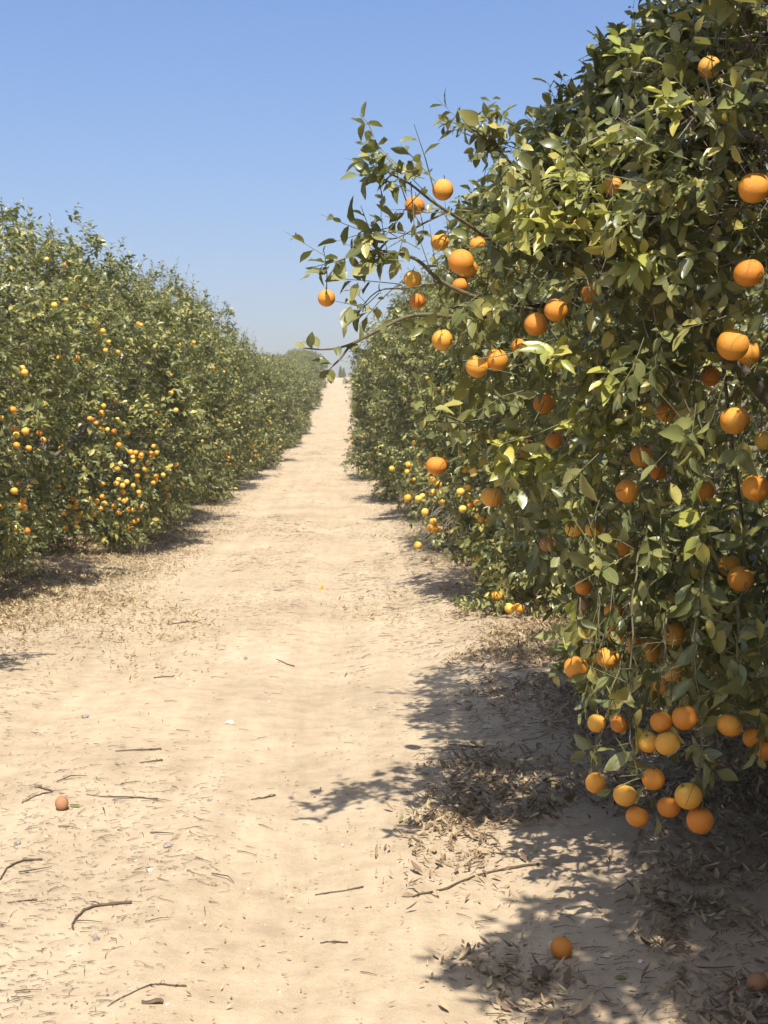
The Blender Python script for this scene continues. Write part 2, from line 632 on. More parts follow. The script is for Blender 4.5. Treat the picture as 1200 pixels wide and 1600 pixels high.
# ------------------------------------------------------------------ ground: one sheet to the horizon
ys = np.concatenate([np.linspace(-60, -4, 15), np.linspace(-3, 2.2, 24), 2.3 * np.exp(np.arange(0, 700) * 0.0067),
                     np.linspace(255, 480, 30), np.array([550, 700, 1100, 1800, 3000])])
xf = np.concatenate([np.arange(-6.4, 4.2, 0.028)])
xs = np.concatenate([-np.array([3000, 1500, 700, 350, 180, 100, 60, 40, 28, 20, 15, 12, 10, 9, 8, 7.3, 6.8]), xf,
                     np.array([4.6, 5.2, 6, 7, 9, 12, 16, 24, 40, 70, 120, 250, 600, 1500, 3000])])
X, Y = np.meshgrid(xs, ys)
Z = gz(X, Y)
a = Acc()
nx, ny = len(xs), len(ys)
ii = (np.arange(ny - 1)[:, None] * nx + np.arange(nx - 1)[None]).ravel()
a.add(np.stack([X, Y, Z], -1).reshape(-1, 3), None, np.stack([ii, ii + 1, ii + nx + 1, ii + nx], 1))
tag(a.obj('ground', M_SAND), 'pale sandy track and orchard soil between the orange trees', 'ground', kind='structure')

# ------------------------------------------------------------------ orange trees
PEXP = 2.7


class Crown:
    """shape of one crown: lumpy rounded body; local coordinates, base at the origin"""

    def __init__(s, seed, rx, ry, zc, rz, lump=0.17, nl=46):
        s.rng = np.random.default_rng(seed)
        s.R = np.array([rx, ry, rz])
        s.c = np.array([0, 0, zc])
        s.ld = norm(s.rng.normal(size=(nl, 3)))
        s.ls = s.rng.uniform(0.18, 0.42, nl)
        s.la = s.rng.uniform(0.4, 1.0, nl) * lump

    def rad(s, u):
        ang2 = 2 - 2 * (u @ s.ld.T)
        lum = np.max(np.exp(-ang2 / (2 * s.ls ** 2)) * s.la, axis=-1)
        pe = np.where(u[..., 2] < 0, PEXP + 1.8, PEXP)
        sup = (np.hypot(u[..., 0], u[..., 1]) ** pe + np.abs(u[..., 2]) ** pe) ** (-1 / pe)
        return sup * (0.90 + lum)

    def f(s, q):
        wv = (np.asarray(q, float) - s.c) / s.R
        l = np.linalg.norm(wv, axis=-1)
        return l / s.rad(wv / (l[..., None] + 1e-9))

    def pt(s, u, f):
        return s.c + u * s.R * (s.rad(u) * f)[..., None]


def crown_shoots(cr, n, rng, inner=0.22, face=None):
    u = norm(rng.normal(size=(n, 3)) * np.array([1, 1, 0.95]))
    if face is not None:
        keep = rng.random(n) < np.clip(0.62 + 0.6 * (u @ face), 0.18, 1)
        u = u[keep]
    n = len(u)
    f = 1.0 - np.abs(rng.normal(0, 0.085, n))
    k = rng.random(n) < inner
    f[k] = rng.uniform(0.5, 0.9, k.sum())
    k = rng.random(n) < 0.05
    f[k] = rng.uniform(1.0, 1.07, k.sum())
    B = cr.pt(u, f)
    out = norm(u / cr.R)
    upv = np.where(u[:, 2:3] > -0.25, 0.55, -0.35)
    D = out + np.array([0, 0, 1.0]) * upv + rng.normal(0, 0.5, (n, 3))
    return u, f, B, norm(D)


def wood(cr, rng, nmain=7, nsub=7, r0=0.075, keep=None):
    """trunk and limbs"""
    a = Acc()
    zt = 0.55
    tube(a, smooth_path([(0, 0, -0.15), (0.02, 0.01, 0.25), (0.0, 0.03, zt)], 4), np.linspace(r0 * 1.35, r0, 9), 10)
    for i in range(nmain):
        th = i * 2 * np.pi / nmain + rng.uniform(-0.3, 0.3)
        u = norm(np.array([math.cos(th), math.sin(th), rng.uniform(-0.25, 0.9)]))
        e = cr.pt(u[None], np.array([0.72]))[0]
        m = (np.array([0, 0, zt]) + e) / 2 + np.array([0, 0, 0.25]) + rng.normal(0, 0.12, 3)
        if keep is not None and not (keep(e) and keep(m)):
            continue
        path = smooth_path([(0, 0, zt - 0.08), m, e], 5)
        tube(a, path, np.linspace(r0 * 0.6, 0.014, len(path)), 7)
        for k in range(nsub):
            s = path[rng.integers(4, len(path))]
            u2 = norm(u + rng.normal(0, 0.55, 3))
            e2 = cr.pt(u2[None], np.array([rng.uniform(0.85, 0.97)]))[0]
            if keep is not None and not keep(e2):
                continue
            m2 = (s + e2) / 2 + rng.normal(0, 0.1, 3)
            tube(a, smooth_path([s, m2, e2], 4), np.linspace(0.012, 0.003, 9), 5)
    return a


def dead_twigs(cr, n, rng, lo=0.82, hi=1.02, face=None):
    a = Acc()
    u = norm(rng.normal(size=(n, 3)))
    # bare patches: gather half of them round a few centres
    cen = norm(rng.normal(size=(7, 3)) * np.array([1, 1, 0.5]))
    k = rng.random(n) < 0.6
    u[k] = norm(cen[rng.integers(0, 7, k.sum())] + rng.normal(0, 0.16, (k.sum(), 3)))
    A = cr.pt(u, rng.uniform(lo - 0.1, hi - 0.08, n))
    D = norm(norm(u / cr.R) * 0.7 + rng.normal(0, 0.6, (n, 3)))
    L = rng.uniform(0.12, 0.42, n)
    B = A + D * L[:, None]
    twigs_bulk(a, A, B, rng.normal(0, 0.02, (n, 3)), rng.uniform(0.0016, 0.0038, n))
    return a


VARIANTS = []
for vi, (seed, lump) in enumerate(((21, 0.28), (34, 0.32), (55, 0.26), (91, 0.10))):
    rng = np.random.default_rng(seed)
    cr = Crown(seed, 2.15, 2.4, 2.36, 2.36, lump) if vi < 3 else Crown(seed, 1.9, 1.9, 2.55, 2.1, lump)
    uc, fc, Bc, Dc = crown_shoots(cr, 1000, rng, 0.18)
    ci = np.repeat(np.arange(len(Bc)), rng.integers(2, 8, len(Bc)))
    B = Bc[ci] + rng.normal(0, 0.085, (len(ci), 3))
    D = norm(Dc[ci] * 1.2 + rng.normal(0, 0.42, (len(ci), 3)))
    k = B[:, 2] > 0.12
    B, D = B[k], D[k]
    if vi == 3:     # a limb that leans out over the lane, above the viewer's head
        nb_ = 330
        cb = np.array([[0.62, 1.85, 3.0], [0.85, 2.0, 2.95], [1.1, 2.1, 3.1], [1.0, 1.5, 3.3], [1.3, 1.6, 3.2], [0.8, 1.75, 3.2], [1.3, 2.2, 3.3], [1.6, 2.4, 3.7], [1.9, 2.7, 3.9], [1.55, 2.0, 3.6], [2.1, 2.4, 4.2], [1.75, 2.5, 3.4]])
        Bx = cb[rng.integers(0, len(cb), nb_)] + rng.normal(0, 0.13, (nb_, 3)) - np.array([2.9, 1.3, 0.1])
        B = np.concatenate([B, Bx])
        D = np.concatenate([D, norm(rng.normal(0, 0.6, Bx.shape) + np.array([-0.5, 0.1, 0.2]))])
    # longer shoots that break the outline
    nl = 150
    u2 = norm(rng.normal(size=(nl, 3)) + np.array([0, 0, 0.9]))
    B2 = cr.pt(u2, np.full(nl, 0.98))
    D2 = norm(norm(u2 / cr.R) * 0.5 + np.array([0, 0, 0.9]) + rng.normal(0, 0.35, (nl, 3)))
    acc = Acc()
    leaves(acc, *shoots_to_leaves(B, D, rng.uniform(0.10, 0.26, len(B)), 6, 10, rng, 0.100), tpl='mid')
    Ls2 = rng.uniform(0.25, 0.55, nl)
    leaves(acc, *shoots_to_leaves(B2, D2, Ls2, 7, 13, rng, 0.075), tpl='mid')
    # skirt sprays that hang to the ground
    ns = 620
    th = rng.uniform(0, 6.283, ns)
    us = norm(np.stack([np.cos(th), np.sin(th), rng.uniform(-0.98, -0.5, ns)], 1))
    Bs = cr.pt(us, rng.uniform(0.88, 1.06, ns))
    Bs[:, 2] = np.maximum(Bs[:, 2] * 0.8, 0.14)
    Ds = norm(np.stack([np.cos(th) * 0.5, np.sin(th) * 0.5, -0.6 + rng.normal(0, 0.3, ns)], 1))
    leaves(acc, *shoots_to_leaves(Bs, Ds, rng.uniform(0.1, 0.22, ns), 5, 9, rng, 0.085), tpl='mid')
    crown_me = acc.mesh('crown', M_LEAF)
    wa_ = wood(cr, rng)
    if vi == 3:
        for e_ in ([0.6, 1.85, 3.0], [0.9, 1.4, 3.3], [1.2, 2.15, 3.2]):
            e_ = np.array(e_) - np.array([2.9, 1.3, 0.1])
            pth = smooth_path([(0, 0, 1.6), (-0.6, 0.1, 2.5), (-1.3, e_[1] * 0.7, 2.9), e_], 5)
            tube(wa_, pth, np.linspace(0.03, 0.004, len(pth)), 6)
    wood_me = wa_.mesh('trunk', M_BARK)
    tw = dead_twigs(cr, 1200, rng)
    twigs_bulk(tw, B2, B2 + D2 * Ls2[:, None], rng.normal(0, 0.01, (nl, 3)), np.full(nl, 0.003))
    tw_me = tw.mesh('twigs', M_TWIG)
    VARIANTS.append((cr, crown_me, wood_me, tw_me))

TREES = []   # dicts used later to hang fruit


def add_tree(vi, x, y, rz, sc, label, group=None):
    cr, cme, wme, tme = VARIANTS[vi]
    t = empty('orange_tree', (x, y, float(gz(x, y)) - 0.02))
    t.rotation_euler = (0, 0, rz)
    t.scale = sc
    tag(t, label, 'tree', group)
    for nm, me in (('trunk', wme), ('crown', cme), ('twigs', tme)):
        o = bpy.data.objects.new(nm, me)
        COL.objects.link(o)
        o.parent = t
        if nm == 'twigs':
            o['kind'] = 'stuff'
    M = np.array(Matrix.LocRotScale(t.location, Euler((0, 0, rz)), Vector(sc)))
    TREES.append(dict(cr=cr, M=M, MI=np.linalg.inv(M), x=x, y=y))
    return t


ORD = ['nearest', 'second', 'third', 'fourth', 'fifth', 'sixth', 'seventh', 'eighth']
rngT = np.random.default_rng(5)
bend_x = lambda y: 1.9 * max(0.0, (y - 50) / 137) ** 2   # the lane swings a little to the right uphill
LEFT_Y = [7.9 + 5.3 * i for i in range(30)]
LEFT_LABEL = ['orange tree at the left picture edge, its shadow lying before the left row',
              'large orange tree at the front of the left row, its crown filling the left edge',
              'orange tree second in the left row, with heavy clusters of fruit low down',
              'orange tree third in the left row, leaning skirts over fallen straw-coloured leaves',
              'orange tree fourth in the left row from the front',
              'orange tree fifth in the left row from the front',
              'orange tree sixth in the left row from the front']
for i, y in enumerate(LEFT_Y):
    hz = 0.9 if i < 3 else (0.93 if i < 8 else (0.90 if i < 20 else 0.84))
    sc = (rngT.uniform(0.95, 1.05), rngT.uniform(1.06, 1.2), hz * rngT.uniform(0.92, 1.10))
    far = i >= len(LEFT_LABEL)
    add_tree(i % 3, -5.0 + rngT.uniform(-0.25, 0.25) - 0.011 * max(0, y - 60) + bend_x(y), y, rngT.uniform(0, 6.28), sc,
             'small far orange tree in the left row climbing towards the crest' if far else LEFT_LABEL[i],
             'far trees of the left row' if far else 'orange trees lining the track')
add_tree(3, 2.9, 1.3, 0.0, (1.0, 1.0, 1.0), 'orange tree beside the viewer whose crown throws the dappled shade at the lower right', 'orange trees lining the track')
RIGHT_Y = [12.2] + [17.6 + 5.3 * i for i in range(30)]
RIGHT_LABEL = ['orange tree just behind the big near tree, its skirt of leaves touching the litter',
               'orange tree with bare grey twigs and small yellow fruit low beside the track, right row',
               'orange tree on the right row beyond the one with bare hanging twigs',
               'orange tree fourth beyond the big near tree in the right row']
for i, y in enumerate(RIGHT_Y):
    sc = (rngT.uniform(0.95, 1.05) * (0.92 if i == 0 else 1), rngT.uniform(1.06, 1.2) * (0.86 if i == 0 else 1), rngT.uniform(0.98, 1.07) * (0.80 if i == 0 else 1))
    far = i >= len(RIGHT_LABEL)
    add_tree((i + 1) % 3, (3.45 if i < 1 else 3.45 + rngT.uniform(-0.25, 0.25)) + 0.009 * max(0, y - 60) + bend_x(y), y, rngT.uniform(0, 6.28), sc,
             'far orange tree in the right row where the track narrows uphill' if far else RIGHT_LABEL[i],
             'far trees of the right row' if far else 'orange trees lining the track')

# ------------------------------------------------------------------ the big near tree on the right
NX, NY = 2.78, 5.45
NZ = float(gz(NX, NY)) - 0.02
NB = np.array([NX, NY, NZ])
rng = np.random.default_rng(77)
ncr = Crown(78, 2.35, 2.35, 2.62, 1.92, 0.25, 85)
SIL = [(1085, -500), (1075, 25), (1010, 62), (968, 110), (948, 190), (885, 235), (815, 255), (755, 280), (712, 320),
       (700, 360), (705, 430), (690, 475), (680, 520), (720, 560), (715, 620), (722, 690), (748, 750), (780, 850), (855, 925),
       (905, 995), (950, 1065), (1060, 1105), (1230, 1120), (1700, 1300), (1700, -500)]
face = norm(np.array([-0.58, -0.8, 0.05]))
uc, fc, Bc, Dc = crown_shoots(ncr, 4100, rng, 0.22, face)
ci = np.repeat(np.arange(len(Bc)), rng.integers(2, 7, len(Bc)))
B = Bc[ci] + rng.normal(0, 0.055, (len(ci), 3)) + NB
D = norm(Dc[ci] + rng.normal(0, 0.45, (len(ci), 3)))
Ls = rng.uniform(0.10, 0.27, len(B))


def keep_sil(Q):
    px, py, d = proj(Q)
    return in_poly(px, py, SIL) | (d < 0.3) | (px > 1320) | (py < -260)


k = keep_sil(B) & keep_sil(B + D * (Ls * 0.8)[:, None]) & (B[:, 2] > 0.5)
B, D, Ls = B[k], D[k], Ls[k]
# the shaggy underside above the hanging clusters
nu_ = 520
Bu = np.array([P(rng.uniform(905, 1330), rng.uniform(820, 1075), rng.uniform(2.35, 3.7)) for _ in range(nu_)])
Du = norm(rng.normal(0, 0.6, (nu_, 3)) + np.array([-0.2, -0.3, -0.55]))
ku = in_poly(*proj(Bu)[:2], SIL)
B, D, Ls = np.concatenate([B, Bu[ku]]), np.concatenate([D, Du[ku]]), np.concatenate([Ls, rng.uniform(0.08, 0.2, ku.sum())])
# the loose upper shoulder of the crown
nf_ = 900
TOP = [(775, 262), (870, 205), (940, 110), (1000, 66), (1080, 22), (1200, -40), (1200, 420), (800, 420)]
pt = np.stack([rng.uniform(770, 1200, nf_ * 2), rng.uniform(-40, 420, nf_ * 2)], 1)
pt = pt[in_poly(pt[:, 0], pt[:, 1], TOP)]
cl = rng.integers(0, len(pt) // 3, len(pt))
Bf = np.array([P(pt[c][0] + rng.normal(0, 11), pt[c][1] + rng.normal(0, 11), 2.75 + 0.75 * ((c * 37 % 101) / 101)) for c in cl])
Df = norm(rng.normal(0, 0.6, Bf.shape) + np.array([-0.2, -0.2, 0.5]))
B, D, Ls = np.concatenate([B, Bf]), np.concatenate([D, Df]), np.concatenate([Ls, rng.uniform(0.08, 0.2, len(Bf))])
pxs, pys, _d = proj(B)
open_ = vnoise(pxs / 42.0, pys / 38.0)
k = ~((open_ > 0.28) & (rng.random(len(B)) < 0.8) & (pys > 150)) | (pxs > 1250)
B, D, Ls = B[k], D[k], Ls[k]
LV = [shoots_to_leaves(B, D, Ls, 5, 10, rng, 0.073)]
stem_B, stem_D, stem_L = [B], [D], [Ls]

# limbs that reach out of the crown; (pixel, pixel, distance) points are turned into places in the grove
LIMBS = [  # path, start radius, end radius, shoots, spread
    ([(900, 470, 3.2), (820, 482, 3.05), (740, 496, 2.92), (650, 492, 2.84), (592, 515, 2.8), (548, 538, 2.75), (508, 546, 2.72), (468, 543, 2.7)], 0.015, 0.0022, 0, 0),
    ([(548, 538, 2.75), (532, 560, 2.74), (518, 574, 2.73), (508, 590, 2.73)], 0.006, 0.0018, 0, 0),
    ([(840, 485, 3.0), (760, 470, 2.9), (690, 440, 2.85), (650, 405, 2.8), (600, 393, 2.77), (560, 396, 2.75), (536, 405, 2.74), (519, 424, 2.73), (508, 440, 2.73)], 0.011, 0.002, 11, 0.05),
    ([(800, 400, 3.0), (730, 350, 2.88), (680, 318, 2.8), (640, 287, 2.74), (605, 268, 2.7), (582, 242, 2.7)], 0.009, 0.002, 20, 0.06),
    ([(860, 330, 3.0), (815, 275, 2.92), (780, 235, 2.86), (752, 212, 2.84), (736, 200, 2.84)], 0.008, 0.002, 14, 0.05),
    ([(780, 235, 2.86), (772, 215, 2.84), (764, 185, 2.82), (765, 172, 2.82)], 0.005, 0.002, 6, 0.03),
    ([(935, 330, 2.85), (925, 260, 2.82), (930, 190, 2.8), (937, 130, 2.78), (940, 85, 2.78)], 0.008, 0.0025, 10, 0.04),
    ([(1090, 160, 2.7), (1040, 110, 2.7), (1005, 80, 2.7), (990, 58, 2.7)], 0.008, 0.0025, 9, 0.05),
    ([(800, 640, 2.7), (750, 655, 2.6), (700, 660, 2.5), (668, 655, 2.42)], 0.005, 0.0018, 7, 0.03),
    ([(740, 470, 2.92), (700, 485, 2.88), (665, 500, 2.84), (650, 520, 2.82)], 0.005, 0.0018, 8, 0.04),
    ([(700, 330, 2.85), (660, 350, 2.8), (620, 372, 2.76), (590, 372, 2.74)], 0.005, 0.002, 14, 0.06),
    ([(690, 440, 2.85), (640, 450, 2.8), (590, 455, 2.78), (556, 492, 2.77)], 0.005, 0.0018, 5, 0.04),
]
HANG = [  # drooping stems that carry the low clusters
    ([(948, 760, 2.5), (940, 860, 2.46), (936, 960, 2.42), (944, 1010, 2.4)], 4),
    ([(1000, 780, 2.5), (992, 900, 2.42), (985, 1050, 2.36), (984, 1130, 2.33), (990, 1190, 2.31), (1010, 1228, 2.3)], 7),
    ([(1110, 800, 2.45), (1100, 900, 2.38), (1085, 990, 2.32), (1092, 1090, 2.28), (1098, 1170, 2.26), (1088, 1215, 2.25)], 5),
    ([(975, 960, 2.4), (962, 1060, 2.36), (946, 1120, 2.34), (933, 1165, 2.33), (930, 1206, 2.33)], 2),
    ([(1040, 880, 2.4), (1040, 980, 2.36), (1046, 1060, 2.33), (1052, 1105, 2.31)], 5),
    ([(1150, 860, 2.35), (1156, 970, 2.3), (1150, 1060, 2.28), (1146, 1112, 2.27)], 8),
    ([(1190, 880, 2.3), (1195, 1000, 2.28), (1188, 1120, 2.27)], 6),
    ([(900, 900, 2.7), (905, 970, 2.66), (905, 1020, 2.64)], 5),
]
lim = Acc()
for li, (path, r0, r1, ns, sp) in enumerate(LIMBS):
    if max(p[0] for p in path) < 905 and max(p[1] for p in path) < 600:
        path = [(a_, b_, c_ * (0.92 if a_ < 760 else 0.92 + 0.08 * min(1, (a_ - 760) / 140))) for a_, b_, c_ in path]
    w3 = smooth_path([P(*p) for p in path], 4)
    tube(lim, w3, np.linspace(r0, r1, len(w3)) * 0.8, 6)
    if ns:
        ix = rng.integers(len(w3) // 4, len(w3), ns)
        b = w3[ix] + rng.normal(0, sp * 0.5, (ns, 3))
        tdir = norm(np.gradient(w3, axis=0))[ix]
        d = norm(tdir * 0.7 + rng.normal(0, 0.55, (ns, 3)) + np.array([0, 0, 0.25]))
        l = rng.uniform(0.08, 0.2, ns)
        LV.append(shoots_to_leaves(b, d, l * 0.8, 3, 6, rng, 0.066))
        stem_B.append(b); stem_D.append(d); stem_L.append(l)
        # leaves on the limb end itself
        e = w3[-1][None]
        LV.append(shoots_to_leaves(e, tdir[-1:] if False else norm(w3[-1] - w3[-4])[None], np.array([0.05]), 2, 4, rng, 0.05))
for path, ns in HANG:
    path = [(path[0][0] + 30, path[0][1] - 60, path[0][2] + 0.75), (path[0][0] + 8, path[0][1] + 20, path[0][2] + 0.3)] + path[1:]
    w3 = smooth_path([P(*p) for p in path], 5)
    w3[4:-1] += rng.normal(0, 0.004, w3[4:-1].shape)
    tube(lim, w3, np.linspace(0.0042, 0.0016, len(w3)), 6)
    ns = ns * 3
    ix = rng.integers(6, len(w3), ns)
    b = w3[ix]
    d = norm(rng.normal(0, 0.6, (ns, 3)) + np.array([0, 0, -0.7]))
    l = rng.uniform(0.06, 0.14, ns)
    LV.append(shoots_to_leaves(b, d, l, 2, 4, rng, 0.085, 0.2))
    stem_B.append(b); stem_D.append(d); stem_L.append(l)

# single leaves set by hand on the bare branch tips: (px, py) base -> (px, py) tip, distance, width ratio
HAND = [(486, 428, 478, 432, 2.73), (505, 425, 476, 418, 2.73), (500, 440, 472, 448, 2.73), (512, 418, 500, 428, 2.72),
        (520, 432, 540, 408, 2.72), (540, 440, 528, 412, 2.72), (545, 430, 590, 412, 2.71), (560, 440, 548, 470, 2.73),
        (565, 490, 538, 505, 2.74), (590, 480, 592, 498, 2.75), (562, 534, 568, 508, 2.74), (528, 540, 527, 556, 2.72),
        (590, 512, 610, 496, 2.74), (540, 545, 560, 538, 2.74), (520, 570, 488, 558, 2.72), (518, 570, 500, 556, 2.72),
        (516, 574, 520, 600, 2.72), (514, 576, 500, 592, 2.72), (508, 586, 522, 596, 2.71), (490, 546, 472, 530, 2.7),
        (484, 545, 486, 520, 2.7), (498, 545, 494, 530, 2.7), (478, 544, 462, 536, 2.7), (540, 540, 552, 548, 2.74),
        (738, 205, 706, 190, 2.84), (752, 215, 742, 190, 2.84), (760, 240, 730, 250, 2.83), (764, 200, 772, 168, 2.82),
        (764, 190, 735, 180, 2.82), (636, 285, 645, 248, 2.74), (600, 265, 612, 245, 2.72), (625, 275, 632, 250, 2.72),
        (655, 280, 655, 246, 2.74), (590, 250, 562, 236, 2.7), (585, 245, 578, 215, 2.7), (940, 150, 938, 80, 2.78),
        (936, 120, 928, 75, 2.78), (928, 172, 896, 162, 2.79), (934, 160, 965, 145, 2.78), (912, 1150, 895, 1150, 2.35),
        (925, 1145, 893, 1152, 2.33), (960, 1150, 985, 1185, 2.33), (985, 1140, 965, 1180, 2.33), (1060, 1185, 1088, 1170, 2.28),
        (1098, 1178, 1122, 1192, 2.26), (1090, 1180, 1128, 1178, 2.27), (1060, 1075, 1082, 1085, 2.3), (930, 1000, 895, 1012, 2.38),
        (1150, 1080, 1165, 1130, 2.26)]
hp, ha, hn, hl = [], [], [], []
for x0, y0, x1, y1, d in HAND:
    if x0 < 780 and y0 < 605:
        d *= 0.92
    p0 = P(x0, y0, d)
    p1 = P(x1, y1, d + rng.uniform(-0.03, 0.03))
    v = p1 - p0
    L = np.linalg.norm(v)
    L2 = max(L, 0.045)
    hp.append(p0); ha.append(v); hl.append(L2)
    hn.append(norm(np.array([rng.normal(0.2, 0.35), -0.7, 0.55 + rng.normal(0, 0.3)])))
hl = np.array(hl)
nh = len(hl)
LV.append([np.array(hp), np.array(ha), np.array(hn), hl, hl * rng.uniform(0.44, 0.6, nh), rng.uniform(0, 0.3, nh), rng.uniform(0.1, 0.4, nh)])

LVa = [np.concatenate([l[i] for l in LV]) for i in range(7)]

# fruit of the near tree: px, py, diameter in the photo, kind, label
NEAR_FRUIT = [
    (510, 466, 27, 'o', 'small shaded orange hanging alone at the tip of the longest reaching branch'),
    (648, 321, 32, 'o', 'sunlit orange against the sky high on the reaching limb'),
    (692, 297, 34, 'o', 'topmost orange of the reaching limb, crossed by leaf shadows'),
    (687, 378, 28, 'o', 'orange half hidden by a leaf, above left of the big sunlit one'),
    (720, 409, 41, 'o', 'big fully sunlit orange in front of another on the reaching limb'),
    (730, 420, 33, 'o', 'orange peeking out behind the big sunlit one'),
    (645, 436, 28, 'p', 'yellowish orange behind leaves in the middle of the reaching limb'),
    (746, 382, 26, 'o', 'orange mostly covered by leaves right above the big sunlit one'),
    (719, 446, 28, 'o', 'leaf-shaded orange right below the big sunlit one'),
    (652, 470, 26, 'o', 'dark orange tucked in leaves just above the bare branch'),
    (691, 531, 34, 'o', 'round sunlit orange hanging below the bare branch'),
    (745, 573, 36, 'o', 'left one of the touching pair of oranges below the bare branch'),
    (776, 563, 36, 'o', 'right one of the touching pair of oranges below the bare branch'),
    (810, 541, 24, 'o', 'small orange right of the touching pair'),
    (837, 507, 37, 'o', 'lower left of two bright oranges side by side mid crown'),
    (868, 485, 38, 'o', 'upper right of two bright oranges side by side mid crown'),
    (923, 458, 32, 'o', 'shaded orange behind twigs right of the bright pair mid crown'),
    (850, 631, 34, 'o', 'single dull orange below the bright pair mid crown'),
    (825, 703, 30, 'r', 'pinkish brown rotten orange hanging among green leaves'),
    (866, 688, 27, 'o', 'orange behind leaves right of the pinkish rotten one'),
    (682, 728, 33, 'o', 'orange with a lit crescent on top, hanging over the small yellow fruit'),
    (768, 776, 35, 'o', 'orange at the lower left edge of the near crown'),
    (980, 768, 38, 'o', 'yellow-orange fruit standing out sunlit in the lower crown centre'),
    (957, 290, 30, 'o', 'dark orange behind leaves by the upright green shoot'),
    (1108, 105, 34, 'o', 'shadowed orange near the top of the near tree'),
    (905, 350, 20, 'p', 'sliver of an orange seen through yellow leaves high in the crown'),
    (1178, 294, 50, 'o', 'large orange by the upper right edge of the picture'),
    (1170, 427, 46, 'o', 'large orange partly behind leaves at right, second from the top of the edge'),
    (1145, 538, 50, 'o', 'large shaded orange overlapping another at the right'),
    (1170, 552, 40, 'o', 'orange behind the large shaded one at the right'),
    (1110, 588, 32, 'o', 'orange half covered by a leaf below the large shaded pair'),
    (1148, 657, 46, 'o', 'large clear orange hanging free in shade on the right side'),
    (1181, 763, 44, 'o', 'large orange at the right edge beside grey branches'),
    (1195, 688, 32, 'p', 'sunlit orange cut by the right edge between two large ones'),
    (1040, 645, 30, 'o', 'orange behind thick twigs in the right middle of the crown'),
    (1003, 712, 36, 'o', 'orange with dappled light above the standing-out yellow one'),
    (1028, 738, 27, 'o', 'small orange right of the dappled one'),
    (1100, 768, 34, 'o', 'deep shaded orange left of the large one at the right edge'),
    (898, 825, 30, 'p', 'left one of two yellow sunlit oranges low in the crown'),
    (928, 826, 29, 'p', 'right one of two yellow sunlit oranges low in the crown'),
    (856, 850, 25, 'r', 'brown split rotten orange below the two yellow ones'),
    (975, 858, 32, 'o', 'orange in dappled shade right of the two yellow ones'),
    (1157, 905, 42, 'o', 'front one of a dark pair of oranges low on the right'),
    (1140, 884, 36, 'o', 'rear one of a dark pair of oranges low on the right'),
    (912, 917, 27, 'o', 'reddish orange just above the pale mouldy one'),
    (909, 945, 26, 'm', 'pale mouldy shrivelled orange at the bottom of the crown'),
    (960, 955, 32, 'o', 'orange at the top of the upper hanging group'),
    (962, 988, 33, 'o', 'orange on the left of the upper hanging group, stacked under the top one'),
    (985, 1005, 34, 'o', 'orange in the middle of the upper hanging group beside its stem'),
    (1012, 1016, 40, 'o', 'big orange on the right of the upper hanging group'),
    (1052, 990, 38, 'o', 'orange under grey twigs above right of the upper hanging group'),
    (927, 1024, 26, 'p', 'small yellow orange wedged between two larger ones at the crown bottom'),
    (900, 1043, 38, 'o', 'brightest sunlit orange at the lower left of the upper hanging group'),
    (950, 1028, 37, 'o', 'full round orange right of the brightest sunlit one'),
    (1050, 1048, 35, 'o', 'shaded orange beside a green leaf under the upper hanging group'),
    (1036, 1070, 30, 'o', 'reddish orange lowest under the upper hanging group'),
    (932, 1130, 29, 'o', 'orange clasped by a dark leaf left of the middle cluster'),
    (967, 1131, 28, 'o', 'small orange hanging between the clasped one and the middle cluster'),
    (1033, 1128, 36, 'o', 'upper left orange of the middle cluster of four'),
    (1070, 1121, 40, 'o', 'upper right orange of the middle cluster of four'),
    (1013, 1160, 34, 'o', 'lower left orange of the middle cluster of four'),
    (1043, 1162, 40, 'o', 'lower right orange of the middle cluster of four'),
    (930, 1223, 32, 'o', 'lone orange hanging left of the lowest cluster'),
    (976, 1243, 37, 'o', 'left orange of the lowest cluster, above the bottom left one'),
    (1021, 1217, 37, 'o', 'top orange of the lowest cluster'),
    (996, 1276, 36, 'o', 'bottom left orange of the lowest cluster'),
    (1045, 1261, 36, 'o', 'smaller middle orange of the lowest cluster'),
    (1076, 1244, 44, 'o', 'greenish shouldered orange above the lowest orange'),
    (1094, 1282, 43, 'o', 'lowest of all the hanging oranges'),
    (1140, 1133, 40, 'o', 'orange under dark leaves right of the middle cluster'),
    (1179, 1153, 36, 'o', 'orange second from the right edge at cluster height'),
    (1200, 1170, 38, 'o', 'orange cut by the right edge at cluster height'),
]
lpx, lpy, ld = proj(LVa[0] + LVa[1] * (LVa[3] * 0.5)[:, None])


def near_surface(px, py):
    ds = np.linspace(1.4, 4.4, 240)
    Q = np.array([P(px, py, d) for d in ds]) - NB
    k = np.nonzero(ncr.f(Q) < 0.97)[0]
    return ds[k[0]] if len(k) else None


fr_place = []
drop = np.zeros(len(lpx), bool)
rr = rng.random(len(lpx))
for px, py, di, kd, lab in NEAR_FRUIT:
    d = 0.078 * F0 / di
    ds = near_surface(px, py)
    if py > 1080:
        d = 2.27 + (42 - di) * 0.006
    elif px < 780 and py < 600 and (ds is None or ds > 2.6):
        d = np.clip(d, 2.45, 2.66)
    elif ds is not None:
        d = float(np.clip(d, ds - 0.06, ds + 0.14))
    else:
        d = float(np.clip(d, 2.2, 2.9))
    r = di * d / F0 / 2
    fr_place.append((P(px, py, d), r, kd, lab))
    hit = (np.hypot(lpx - px, lpy - py) < di * 0.5 + 15) & (ld < d + 0.02) & (ld > 0)
    drop |= hit & (rr < 0.90)
LVa = [l[~drop] for l in LVa]

